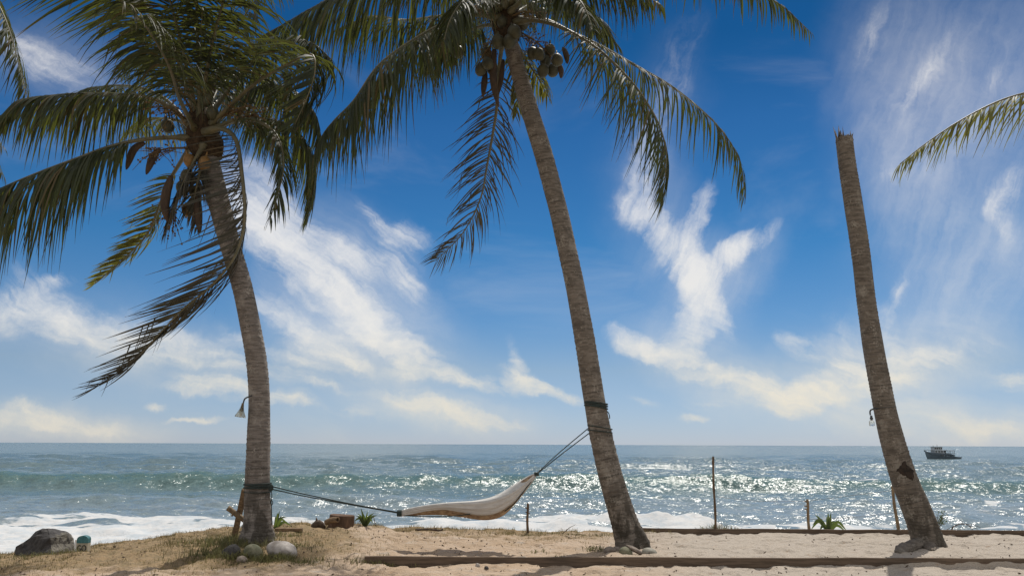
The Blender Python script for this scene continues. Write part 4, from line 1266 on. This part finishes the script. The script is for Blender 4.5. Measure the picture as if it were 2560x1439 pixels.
post(1319, 1326, 1257, 1319, 7.0, 'short crooked fence post right of the hammock', M['post'], 15.45)
post(1789, 1328, 1140, 1782, 6.5, 'tall thin fence pole, much taller than the other posts', M['post'], 15.7, False, (.12, .35, .62, .93))
post(2023, 1328, 1247, 2018, 8.0, 'short fence post with a knobbed top beside the spiky plant', M['bamboo'], 15.75, True)
post(2248, 1328, 1214, 2230, 8.5, 'slanting fence post just left of the dead palm trunk', M['bamboo'], 15.75, False, (.3, .6, .85))
mb = MB()
c = P(1782, 1146, 15.7)
mb.tube([c + Vector((-.035, 0, 0)), c + Vector((.035, 0, 0))], .007, 6)
o = mb.build('cross_nail', M['iron'], bpy.data.objects['fence_post.001'])
wr = MB()
for pts in ([(1786, 1240, 15.7), (1900, 1252, 15.72), (2018, 1252, 15.75)], [(2018, 1252, 15.75), (2110, 1240, 15.75), (2233, 1225, 15.75)], [(2023, 1298, 15.75), (2130, 1292, 15.75), (2241, 1280, 15.75)]):
    wr.tube(spline([P(*p) for p in pts], 16), .003, 5)
o = wr.build('fence_wire', M['iron'], None, True, P(2018, 1252, 15.75))
tag(o, 'thin sagging wire strung between the fence posts on the right', 'wire')


# ------------------------------------------------------------------ rocks and stones
def blob(name, c, size, mat, label, cat, seed, flat=1.0, rot=0.0, lump=.18, group=None, n=22):
    r_ = random.Random(seed)
    c = Vector(c)
    ph = [[r_.uniform(0, 6.28) for _ in range(3)] for _ in range(6)]
    q_ = Quaternion((0, 0, 1), rot) @ Quaternion((0, 1, 0), r_.uniform(-.12, .12))
    vs, fs = [], []
    for i in range(n + 1):
        th = math.pi * i / n
        for k in range(n * 2):
            a = math.pi * k / n
            d = Vector((math.sin(th) * math.cos(a), math.sin(th) * math.sin(a), math.cos(th)))
            f = 1 + lump * (math.sin(d.x * 2.1 + ph[0][0]) * math.sin(d.y * 1.9 + ph[0][1]) + .6 * math.sin(d.z * 3 + ph[1][0] + d.x * 2) + .3 * math.sin(d.x * 6 + ph[2][0]) * math.sin(d.y * 5 + ph[2][1] + d.z * 4))
            vs.append(c + q_ @ Vector((d.x * size[0] * f, d.y * size[1] * f, d.z * size[2] * f)))
    for i in range(n):
        for k in range(n * 2):
            k2 = (k + 1) % (n * 2)
            fs.append((i * n * 2 + k, (i + 1) * n * 2 + k, (i + 1) * n * 2 + k2, i * n * 2 + k2))
    mb_ = MB()
    mb_.add(vs, fs)
    o = mb_.build(name, mat, None, True, (c.x, c.y, c.z - size[2]))
    return tag(o, label, cat, group)


def stone_at(px0, px1, ytop, ybot, mat, label, seed, deep=.8, rot=0.0, lump=.12, group=None, lift=0.34):
    g_ = G((px0 + px1) / 2, ybot)
    hw = (px1 - px0) / 2 * mpp(px0, ybot, g_.y)
    hh = (ybot - ytop) * mpp(px0, ybot, g_.y) / (1 + lift)
    return blob('stone', (g_.x, g_.y + hw * deep * .6, g_.z + hh * lift), (hw, hw * deep, hh), mat, label, 'stone', seed, 1, rot, lump, group)


GS = 'stones round the palm feet'
stone_at(664, 739, 1357, 1392, M['stone'], 'large smooth pale stone lying right of the left palm foot', 1, .75, .0, .11)
stone_at(604, 652, 1360, 1394, M['stone_dark'], 'mossy round stone against the front of the left palm foot', 2, .8, .3, .08)
stone_at(552, 596, 1362, 1392, M['rock'], 'dark lump for the shaded grass mound left of the left palm foot', 3, .9, .6, .12)  # dark lump added to stand for shade on the grass mound
stone_at(588, 618, 1388, 1402, M['stone_brown'], 'small flat stone in front of the mossy stone', 4, .8, 0, .15)
stone_at(1508, 1540, 1365, 1378, M['stone_brown'], 'leftmost dark stone at the foot of the middle palm', 5, .9, 0, .12)
stone_at(1532, 1554, 1361, 1374, M['stone_brown'], 'small reddish stone tucked against the foot of the middle palm', 15, .9, 0, .12)
stone_at(1548, 1584, 1361, 1381, M['stone_dark'], 'rounded grey green stone in front of the middle palm foot', 6, .8, .2, .08)
stone_at(1605, 1645, 1366, 1382, M['stone_grey'], 'low pale stone right of the middle palm foot', 7, .8, 0, .08)
g_ = G(1590, 1380)
o = blob('stone', (g_.x, g_.y + .02, g_.z + .07), (.14, .09, .038), M['stone_brown'], 'flat slab leaning on the middle palm foot between two round stones', 'stone', 8, 1, 0, .12)
for v in o.data.vertices: v.co.z -= v.co.x * .55
stone_at(1188, 1200, 1407, 1416, M['stone'], 'small white pebble on the sand below the front plank', 9, .8, 0, .1)
stone_at(1211, 1222, 1410, 1417, M['rock'], 'small dark pebble beside the white pebble', 10, .8, 0, .2)

# the boulder on the far left: faceted dark block with a rough grey right face
g_ = G(118, 1386)
sc_ = mpp(118, 1386, g_.y)


def bp_(px, py, dy):
    return P(px, py, g_.y + dy)


import bmesh
bm = bmesh.new()
for px, py, dy in [(30, 1395, .2), (40, 1366, .25), (66, 1350, .2), (84, 1341, .3), (107, 1320, .35), (120, 1319, .25), (134, 1321, .45), (160, 1327, .6), (178, 1335, .6), (184, 1344, .55), (190, 1384, .5),
                   (188, 1396, .45), (126, 1345, -.02), (128, 1392, -.22), (60, 1396, -.05), (100, 1396, -.15), (150, 1392, .05), (110, 1330, .9), (60, 1370, .8), (170, 1380, 1.0), (90, 1396, 1.1), (116, 1323, .22)]:
    bm.verts.new(bp_(px, py, dy))
bmesh.ops.convex_hull(bm, input=bm.verts)
bmesh.ops.subdivide_edges(bm, edges=bm.edges, cuts=3, use_grid_fill=True)
bmesh.ops.triangulate(bm, faces=bm.faces)
for v in bm.verts:
    c_ = v.co
    right = 1.0 if c_.x > bp_(128, 1350, 0).x else .5
    nz_ = (float(fbm(c_.x * 6 + c_.y * 3, c_.z * 7 + c_.y * 4, 41, 3)) - .5)
    v.co = c_ + Vector((nz_ * .10, -nz_ * .30, nz_ * .16)) * right
me = bpy.data.meshes.new('boulder')
base_ = Vector((g_.x, g_.y, g_.z))
for v in bm.verts: v.co -= base_
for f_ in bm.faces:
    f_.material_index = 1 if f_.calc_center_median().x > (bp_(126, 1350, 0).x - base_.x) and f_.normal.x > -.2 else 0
bm.to_mesh(me)
bm.free()
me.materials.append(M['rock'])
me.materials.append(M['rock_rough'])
bo = bpy.data.objects.new('boulder', me)
COL.objects.link(bo)
bo.location = base_
tag(bo, 'big angular dark grey boulder at the left end of the beach', 'boulder')

# painted marker stone beside it (teal head, GO on the front)
mk_g = G(203, 1380)
mk = thing('painted_marker', mk_g, 'round topped marker stone with a teal painted head next to the boulder', 'marker stone')
k_ = mpp(203, 1380, mk_g.y)
mz = mk_g.z - .08


def slab(w, z0, z1, thick, arch, y0):
    pr = [(-w, z0), (w, z0)]
    if arch:
        for a in np.linspace(0, math.pi, 13): pr.append((w * math.cos(a), z1 - w * .62 + w * .62 * math.sin(a)))
    else:
        pr += [(w, z1), (-w, z1)]
    n_ = len(pr)
    vs = [Vector((mk_g.x + x, y0, z)) for x, z in pr] + [Vector((mk_g.x + x, y0 + thick, z)) for x, z in pr]
    fs = [tuple(range(n_)), tuple(range(2 * n_ - 1, n_ - 1, -1))] + [(i, i + n_, (i + 1) % n_ + n_, (i + 1) % n_) for i in range(n_)]
    mb_ = MB()
    mb_.add(vs, fs)
    return mb_


H0 = mk_g.z + 42 * k_
Hm = mk_g.z + 24 * k_
M['teal'] = simple_mat('teal_paint', (0.03, 0.115, 0.13), (0.07, 0.19, 0.20), 30, 0.6)
M['cream'] = simple_mat('cream_paint', (0.42, 0.38, 0.29), (0.30, 0.27, 0.20), 16, 0.8)
M['white_paint'] = simple_mat('white_paint', (0.74, 0.73, 0.70), (0.62, 0.61, 0.58), 10, 0.7)
M['ink'] = simple_mat('black_paint', (0.03, 0.03, 0.028), (0.05, 0.045, 0.04), 20, 0.7)
slab(14 * k_, mz, Hm, .10, False, mk_g.y).build('body', M['cream'], mk, False)
slab(14 * k_, Hm + .001, H0, .10, True, mk_g.y - .003).build('head', M['teal'], mk, False)
mb = MB()
mb.box((mk_g.x - 16.5 * k_, mk_g.y + .12, (mz + H0 - 10 * k_) / 2), (5 * k_, .24, H0 - 10 * k_ - mz))
mb.build('side_edge', M['white_paint'], mk, False)
cu = bpy.data.curves.new('lettering', 'FONT')
cu.body = 'GO'
cu.size = 21 * k_
cu.extrude = .004
cu.align_x = 'CENTER'
to = bpy.data.objects.new('lettering', cu)
COL.objects.link(to)
deps = bpy.context.evaluated_depsgraph_get()
me = bpy.data.meshes.new_from_object(to.evaluated_get(deps))
bpy.data.objects.remove(to)
lo = bpy.data.objects.new('lettering', me)
me.materials.clear()
me.materials.append(M['ink'])
COL.objects.link(lo)
lo.parent = mk
lo.rotation_euler = (R(90), 0, 0)
lo.location = (0, -.006, 5 * k_)
lo.scale = (.74, 1, 1)

# ------------------------------------------------------------------ timber, stump, planks
tb = MB()
a, b_ = G(582, 1342) , P(612, 1222, D1 + .1)
tb.tube(spline([a + Vector((0, 0, -.1)), a.lerp(b_, .5) + Vector((.01, 0, 0)), b_], 12), [.05] * 12, 4)
o = tb.build('leaning_timber', M['wood'], None, False, a)
tag(o, 'sawn timber propped up against the left palm trunk', 'timber')
tb = MB()
a, b_ = P(569, 1268, D1 + .2), P(628, 1312, D1 + .3)
tb.tube(spline([a, a.lerp(b_, .5), b_], 10), [.043, .042, .04, .042, .043, .042, .04, .042, .043, .042], 10)
tb.tube([a.lerp(b_, .22) + Vector((0, 0, -.02)), a.lerp(b_, .22) + Vector((.0, -.03, -.07))], [.02, .012], 6)
o = tb.build('bamboo_pole', M['bamboo'], None, True, b_)
tag(o, 'short bamboo length crossing behind the propped timber', 'pole')
a = G(722, 1326)
tb = MB()
tb.box((a.x, a.y, a.z + .02), (.46, .10, .055), Quaternion((0, 0, 1), .06))
o = tb.build('plank', M['wood'], None, False, a)
tag(o, 'short grey plank lying on the grass right of the left palm', 'plank')

sg = P(852, 1309, 15.3)
sg.z = zg(sg.x, sg.y)
st_ = thing('tree_stump', sg, 'squat brown tree stump on the grassy edge behind the hammock rope', 'stump')
mb = MB()
ks = mpp(852, 1300, 15.3)
rad = 31 * ks
rows_ = [(-.1, 1.05), (0, 1.03), (.08, 1.0), (.15, .98), (.205, .97), (.22, .95)]
mb.tube([sg + Vector((.06 * z, 0, z)) for z, _ in rows_], [(lambda a, f=f: rad * f * (1 + .05 * math.sin(3 * a) + .03 * math.sin(8 * a))) for _, f in rows_], 24)
mb.build('trunk', M['stump'], st_, False)
mb = MB()
dl = P(830, 1299, 14.95)
mb.tube(spline([dl + Vector((-.12, .05, -.05)), dl, dl + Vector((.12, -.08, .015))], 10), [.05] * 10, 12, False)
o = mb.build('driftwood', M['wood'], None, True, dl)
o.modifiers.new('thickness', 'SOLIDIFY').thickness = .015
tag(o, 'hollow piece of driftwood lying against the front of the stump', 'driftwood')
mb = MB()
rp = P(796, 1308, 15.2)
rp.z = zg(rp.x, rp.y)
mb.tube(spline([rp + Vector((-.12, 0, -.03)), rp + Vector((0, 0, .08)), rp + Vector((.12, 0, .0))], 8), [.04, .06, .07, .07, .07, .06, .05, .03], 10)
mb.tube([rp + Vector((-.02, 0, .08)), rp + Vector((-.045, 0, .19))], [.045, .004], 6)
o = mb.build('root_snag', M['twig'], None, True, rp)
tag(o, 'pointed snag of dead root left of the stump', 'root')


# ------------------------------------------------------------------ plants
def rosette(px, py, D, label, leaves, mat='plant', w=.05, name='spiky_plant'):
    """leaves: (tip dx px, tip dy px up, mid bulge px up)"""
    g0 = P(px, py, D)
    g0.z = max(g0.z, zg(g0.x, g0.y))
    k = mpp(px, py, D)
    tp = thing(name, g0, label, 'plant')
    r_ = random.Random(int(px))
    for dx_, dy_, arch in leaves:
        dep = r_.uniform(-.18, .18)
        e = g0 + Vector((dx_ * k, dep, dy_ * k))
        m_ = g0 + Vector((dx_ * k * .5, dep * .6, dy_ * k * .55 + arch * k))
        s = spline([g0 + Vector((dx_ * k * .04, 0, -.02)), m_, e], 12)
        mb_ = MB()
        vs, fs = [], []
        for i in range(12):
            u = i / 11
            t_ = Vector(s[min(i + 1, 11)] - s[max(i - 1, 0)]).normalized()
            sd_ = Vector((0.25, 1, .15)).cross(t_).normalized()
            ww = w * (.6 + 1.3 * u if u < .35 else 1.06 * (1 - ((u - .35) / .65) ** 1.8) + .01) * .5
            c = Vector(s[i])
            nb = t_.cross(sd_)
            vs += [c + sd_ * ww + nb * ww * .35, c, c - sd_ * ww + nb * ww * .35]
        for i in range(11):
            fs += [(i * 3, i * 3 + 1, i * 3 + 4, i * 3 + 3), (i * 3 + 1, i * 3 + 2, i * 3 + 5, i * 3 + 4)]
        tv = r_.random()
        mb_.add(vs, fs, tint=tv, u=[v for i in range(12) for v in (i / 13,) * 3])
        mb_.build('leaf', M[mat], tp)
    return tp


rosette(912, 1314, 15.4, 'bright green spiky plant right of the stump', [(-12, 44, 0), (-2, 30, 2), (12, 28, 4), (26, 34, 4), (30, 26, 6), (-24, 24, 6), (-20, 30, 4), (-30, 10, 12), (24, 8, 16), (6, 36, 0), (-8, 28, 2), (18, 14, 14), (-16, 8, 14)])
rosette(2072, 1327, 15.9, 'spiky green rosette plant between two short fence posts', [(6, 46, 0), (2, 46, 1), (-26, 40, 2), (-38, 14, 20), (-42, 2, 22), (-24, 2, 14), (40, 2, 22), (28, 12, 14), (44, 0, 14), (-6, 36, 0), (16, 4, 10), (-14, 4, 8)], w=.06)
rosette(686, 1322, 14.9, 'pale green strap leaved plant behind the left palm foot', [(4, 42, 0), (10, 40, 0), (0, 36, 0), (24, 24, 10), (34, 14, 14), (14, 30, 4), (-6, 30, 2), (38, 4, 12)], w=.05)

shp = P(2338, 1326, 15.9)
shb = thing('shrub', shp, 'small leafy green bush behind the foot of the dead palm', 'shrub')
mb, mt_ = MB(), MB()
for i in range(16):
    e = P(2338 + rnd.uniform(-20, 24), 1310 - rnd.uniform(0, 38), 15.9 + rnd.uniform(-.2, .2))
    mid = shp.lerp(e, .5) + Vector((rnd.uniform(-.04, .04), 0, .03))
    mt_.tube([shp + Vector((0, 0, -.05)), mid, e], [.008, .006, .003], 5)
    for j in range(12):
        p = shp.lerp(e, rnd.uniform(.45, 1.05)) + Vector((rnd.gauss(0, .03), rnd.gauss(0, .03), rnd.gauss(0, .03)))
        d = Vector((rnd.gauss(0, 1), rnd.gauss(0, 1), rnd.gauss(0, .7))).normalized()
        s_ = d.orthogonal().normalized()
        l, w_ = rnd.uniform(.035, .065), rnd.uniform(.012, .02)
        mb.add([p, p + d * l * .5 + s_ * w_, p + d * l, p + d * l * .5 - s_ * w_], [(0, 1, 2, 3)], tint=rnd.random(), u=0.2)
mb.build('foliage', M['plant'], shb)
mt_.build('stem', M['twig'], shb)
mb = MB()
tw0 = P(2388, 1330, 15.75)
for pts, r0 in (([(2378, 1326), (2384, 1316), (2402, 1308), (2420, 1312), (2432, 1324)], .012), ([(2402, 1309), (2430, 1310), (2452, 1318)], .007), ([(2382, 1328), (2380, 1312)], .010), ([(2366, 1324), (2376, 1318), (2384, 1314)], .006),
                ([(2424, 1314), (2440, 1320), (2446, 1326)], .006), ([(2400, 1300), (2408, 1304)], .006), ([(2420, 1313), (2436, 1316)], .005)):
    s = spline([P(x, y, 15.75) for x, y in pts], 14)
    mb.tube(s, [r0 * (1 - .6 * i / 13) for i in range(14)], 6)
o = mb.build('fallen_branch', M['twig'], None, True, tw0)
tag(o, 'thin crooked dead branch arching over the rear plank on the right', 'branch')
mb = MB()
a = P(940, 1310, 15.5)
mb.tube([a + Vector((0, 0, -.05)), P(933, 1287, 15.5)], [.009, .006], 6)
o = mb.build('stick', M['twig'], None, True, a)
tag(o, 'thin dark stick standing up beside the bright green spiky plant', 'stick')
mb = MB()
a = G(1085, 1326)
mb.tube(spline([a + Vector((-.35, .1, .02)), a + Vector((-.1, 0, .04)), a + Vector((.12, 0, .02)), a + Vector((.16, 0, .05))], 12), .02, 6)
mb.tube([a + Vector((-.05, 0, .03)), a + Vector((.06, 0, .07))], [.012, .005], 5)
o = mb.build('driftwood', M['twig'], None, True, a)
tag(o, 'thin dark driftwood stick lying along the sand edge under the hammock', 'driftwood')
mb = MB()
a = G(1400, 1333)
mb.tube([a, P(1425, 1317, a.y), P(1440, 1310, a.y)], [.008, .006, .002], 5)
o = mb.build('stick', M['twig'], None, True, a)
tag(o, 'slanting thin twig on the sand edge left of the middle palm', 'stick')

# ------------------------------------------------------------------ grass and litter
gv, gf, gt, gu = [], [], [], []
rs = np.random.RandomState(12)


def blade(x, y, h, w, tintv):
    z = zg_fast(x, y)
    a = rs.uniform(0, 6.28)
    lx, ly = rs.normal(0, .5) * h, rs.normal(0, .4) * h
    k = len(gv)
    cx_, cy_ = math.cos(a) * w, math.sin(a) * w
    gv.extend([(x - cx_, y - cy_, z - .01), (x + cx_, y + cy_, z - .01), (x + cx_ * .7 + lx * .4, y + cy_ * .7 + ly * .4, z + h * .6), (x - cx_ * .7 + lx * .4, y - cy_ * .7 + ly * .4, z + h * .6), (x + lx, y + ly, z + h)])
    gf.extend([(k, k + 1, k + 2, k + 3), (k + 3, k + 2, k + 4)])
    gt.extend([tintv] * 5)
    gu.extend([0, 0, .5, .5, .9])


def zg_fast(x, y):
    return float(zground(x, y))


cand_x, cand_y = rs.uniform(-10, 2.9, 60000), rs.uniform(10.3, 15.8, 60000)
amt = grass_amount(cand_x, cand_y) * sstep(.40, .62, fbm(cand_x * 2.2, cand_y * 2.2, 51, 4))
keep = rs.rand(60000) < amt * .85
cz = zground(cand_x, cand_y)
hb = 0.6 + 1.0 * fbm(cand_x * 1.3, cand_y * 1.3, 52, 3)
for x, y, h_ in zip(cand_x[keep], cand_y[keep], hb[keep]):
    blade(x, y, rs.uniform(.015, .05) * h_, rs.uniform(.002, .0045), rs.rand())
ex, ey = rs.uniform(-9.5, 3.0, 5200), rs.uniform(15.3, 15.85, 5200)
for x, y in zip(ex, ey):
    if fbm(x * 2.5, 3.0, 55, 3) > .42: blade(x, y, rs.uniform(.02, .075), rs.uniform(.0015, .003), rs.rand())
M['grass_dry'] = leaf_mat('dry_grass', (0.24, 0.18, 0.085), (0.13, 0.125, 0.05), (0.42, 0.34, 0.15), .3, .7, .2)
M['grass_green'] = leaf_mat('green_grass', (0.085, 0.095, 0.04), (0.16, 0.14, 0.07), (0.32, 0.31, 0.12), .35, .6, .3)
mb = MB()
mb.add(gv, gf, tint=gt, u=gu)
tag(mb.build('dry_grass', M['grass_dry']), 'short dry straw coloured grass on the left bank and edge', 'grass', kind='stuff')
gv, gf, gt, gu = [], [], [], []
for cx_, cy_, n_, sx_, sy_, hh in ((600, 1362, 900, .35, .25, .14), (560, 1352, 500, .3, .2, .12), (690, 1396, 420, .4, .04, .09), (575, 1388, 700, .3, .10, .13), (640, 1396, 300, .25, .05, .11), (640, 1398, 420, .4, .06, .09), (700, 1340, 260, .3, .2, .08), (745, 1370, 220, .2, .2, .08), (110, 1392, 220, .35, .06, .12),
                                    (1490, 1372, 90, .1, .06, .09), (945, 1396, 240, .3, .06, .07), (1350, 1380, 40, .08, .04, .07), (1390, 1392, 30, .05, .03, .06), (905, 1322, 200, .3, .1, .08), (800, 1318, 160, .2, .1, .08), (690, 1404, 200, .3, .05, .06),
                                    (1500, 1338, 160, .3, .1, .05), (1360, 1335, 200, .4, .1, .06)):
    g0 = G(cx_, cy_)
    for i in range(n_):
        blade(g0.x + rs.normal(0, sx_), g0.y + rs.normal(0, sy_), hh * rs.uniform(.35, 1.1), rs.uniform(.003, .0065), rs.rand())
for i in range(420):              # tuft behind the tall pole
    x = P(1790, 1325, 15.75).x + rs.normal(0, .38)
    y = 15.72 + rs.uniform(0, .15)
    blade(x, y, .17 * rs.uniform(.4, 1) * math.exp(-((x - P(1790, 1325, 15.75).x) / .5) ** 2) + .02, rs.uniform(.003, .006), rs.rand())
mb = MB()
mb.add(gv, gf, tint=gt, u=gu)
tag(mb.build('green_grass', M['grass_green']), 'tufts of taller green grass round the palm foot, boulder and posts', 'grass', kind='stuff')
mb = MB()
for i in range(700):
    x, y = rs.uniform(-9, 9.5), rs.uniform(10.3, 15.4)
    if x > 2.5 and y > 12 and rs.rand() < .55: continue
    z = zg_fast(x, y)
    l, w_ = rs.uniform(.008, .032), rs.uniform(.005, .014)
    a = rs.uniform(0, 6.28)
    d, s_ = Vector((math.cos(a), math.sin(a), rs.normal(0, .25))), Vector((-math.sin(a), math.cos(a), rs.normal(0, .35)))
    p = Vector((x, y, z + .008))
    mb.add([p - d * l, p + s_ * w_ - d * l * .2, p + d * l + Vector((0, 0, .012)), p - s_ * w_ + d * l * .1, p + Vector((0, 0, .018))], [(0, 1, 4), (1, 2, 4), (2, 3, 4), (3, 0, 4)])
tag(mb.build('leaf_litter', M['twig'], None, False), 'scattered dry leaf scraps and bits of husk on the sand', 'litter', kind='stuff')

# ------------------------------------------------------------------ fishing boat far out
BD = 222.0
wl = P(2355, 1149, BD)
wl.z = SEA_Z
fbt = thing('fishing_boat', wl, 'dark fishing boat with a cluttered pale deckhouse anchored far out on the glittering sea', 'boat')
kb = mpp(2355, 1148, BD)
M['hull'] = simple_mat('hull_paint_hazed', (0.11, 0.14, 0.165), (0.085, 0.11, 0.13), 1, .5)  # boat colours lightened, distance haze put into the paint
M['deck'] = simple_mat('deckhouse_paint_hazed', (0.50, 0.52, 0.54), (0.36, 0.38, 0.40), 2, .6)
M['strake'] = simple_mat('upper_strake_paint', (0.17, 0.195, 0.23), (0.13, 0.155, 0.18), 2, .55)
dark_ = M['metal']


def X(px): return (px - 2355) * kb


def Zb(py): return (1148.5 - py) * kb


def hull(rows, name, mat):
    vs, fs = [], []
    n_ = len(rows)
    for x, hw, z0, z1 in rows:
        vs += [wl + Vector((X(x), -hw, Zb(z1))), wl + Vector((X(x) * 1.0, -hw * .72, Zb(z0))), wl + Vector((X(x), hw * .72, Zb(z0))), wl + Vector((X(x), hw, Zb(z1)))]
    for i in range(n_ - 1):
        for k in range(4):
            k2 = (k + 1) % 4
            fs.append((i * 4 + k, i * 4 + k2, (i + 1) * 4 + k2, (i + 1) * 4 + k))
    fs += [(0, 1, 2, 3), tuple((n_ - 1) * 4 + k for k in (3, 2, 1, 0))]
    mb_ = MB()
    mb_.add(vs, fs)
    return mb_.build(name, mat, fbt, False)


hull([(2314.5, .04, 1133, 1131), (2317, .35, 1139, 1132.5), (2320, .7, 1145, 1134), (2324, 1.0, 1152, 1136), (2340, 1.4, 1153, 1138.6), (2360, 1.5, 1153, 1140), (2380, 1.45, 1153, 1140.5), (2393, 1.2, 1152, 1141.5), (2398, .9, 1148, 1141.8), (2405, .25, 1143, 1141.5)], 'hull', M['hull'])
hull([(2314, .03, 1130.8, 1126), (2317, .38, 1132.3, 1128.6), (2321, .75, 1133.8, 1130), (2330, 1.1, 1136.8, 1131), (2345, 1.4, 1138.6, 1132), (2360, 1.5, 1139.8, 1133), (2374, 1.45, 1140, 1134.5), (2382, 1.4, 1140.3, 1138)], 'bulwark', M['strake'])
for nm, x0, x1, y0, y1, hw, mt in (('deckhouse', 2334, 2362, 1133, 1126, 1.1, M['deck']), ('wheelhouse', 2334, 2354, 1125.8, 1117.5, .95, M['deck'])):
    mb = MB()
    cxx = (X(x0) + X(x1)) / 2
    mb.box(wl + Vector((cxx, 0, (Zb(y0) + Zb(y1)) / 2)), (X(x1) - X(x0), hw * 2, Zb(y1) - Zb(y0)))
    mb.box(wl + Vector((cxx - .1, 0, Zb(y1) + .05)), (X(x1) - X(x0) + .5, hw * 2 + .4, .1))
    ob = mb.build(nm, mt, fbt, False)
    nwin = 4
    for k in range(nwin):
        mb = MB()
        xx = X(x0) + (X(x1) - X(x0)) * (k + .5) / nwin
        mb.box(wl + Vector((xx, -hw - .01, (Zb(y0) * .4 + Zb(y1) * .6))), ((X(x1) - X(x0)) / nwin * .6, .05, (Zb(y1) - Zb(y0)) * .42))
        mb.build('window', M['ink'], ob, False)
mb = MB()
for x in (2360, 2366, 2372, 2378, 2382):
    for s_ in (-1, 1):
        p = wl + Vector((X(x), s_ * 1.25, Zb(1140)))
        mb.tube([p, p + Vector((0, 0, Zb(1126.5) - Zb(1140)))], .05, 6)
for s_ in (-1, 1):
    mb.tube([wl + Vector((X(2358), s_ * 1.25, Zb(1126.5))), wl + Vector((X(2383), s_ * 1.25, Zb(1126.5)))], .06, 6)
    mb.tube([wl + Vector((X(2358), s_ * 1.25, Zb(1132.5))), wl + Vector((X(2382), s_ * 1.25, Zb(1132.5)))], .04, 6)
    mb.tube([wl + Vector((X(2316), s_ * .3, Zb(1125))), wl + Vector((X(2334), s_ * 1.0, Zb(1126)))], .035, 6)
mb.build('railing', dark_, fbt)
mb = MB()
mb.box(wl + Vector((X(2370), 0, Zb(1126))), (X(2384) - X(2358), 2.6, .08))
mb.build('awning', M['deck'], fbt, False)
for x, y0, y1, r_ in ((2336, 1117, 1113.5, .07), (2346, 1117, 1111, .06), (2352, 1126, 1118, .09), (2313.5, 1129, 1124, .10)):
    mb = MB()
    mb.tube([wl + Vector((X(x), 0, Zb(y0))), wl + Vector((X(x), 0, Zb(y1)))], [r_, r_ * .6], 6)
    if x == 2313.5: mb.tube([wl + Vector((X(x), 0, Zb(1126.5))), wl + Vector((X(x), 0, Zb(1127.8)))], .18, 8)
    mb.build('mast', dark_, fbt)
for k in range(9):
    mb = MB()
    xx, zz = X(rnd.uniform(2341, 2380)), Zb(rnd.uniform(1136, 1139))
    mb.box(wl + Vector((xx, rnd.uniform(-1.2, 1), zz)), (rnd.uniform(.3, .7), .5, rnd.uniform(.35, .7)))
    mb.build('deck_gear', dark_ if k % 2 else M['deck'], fbt, False)
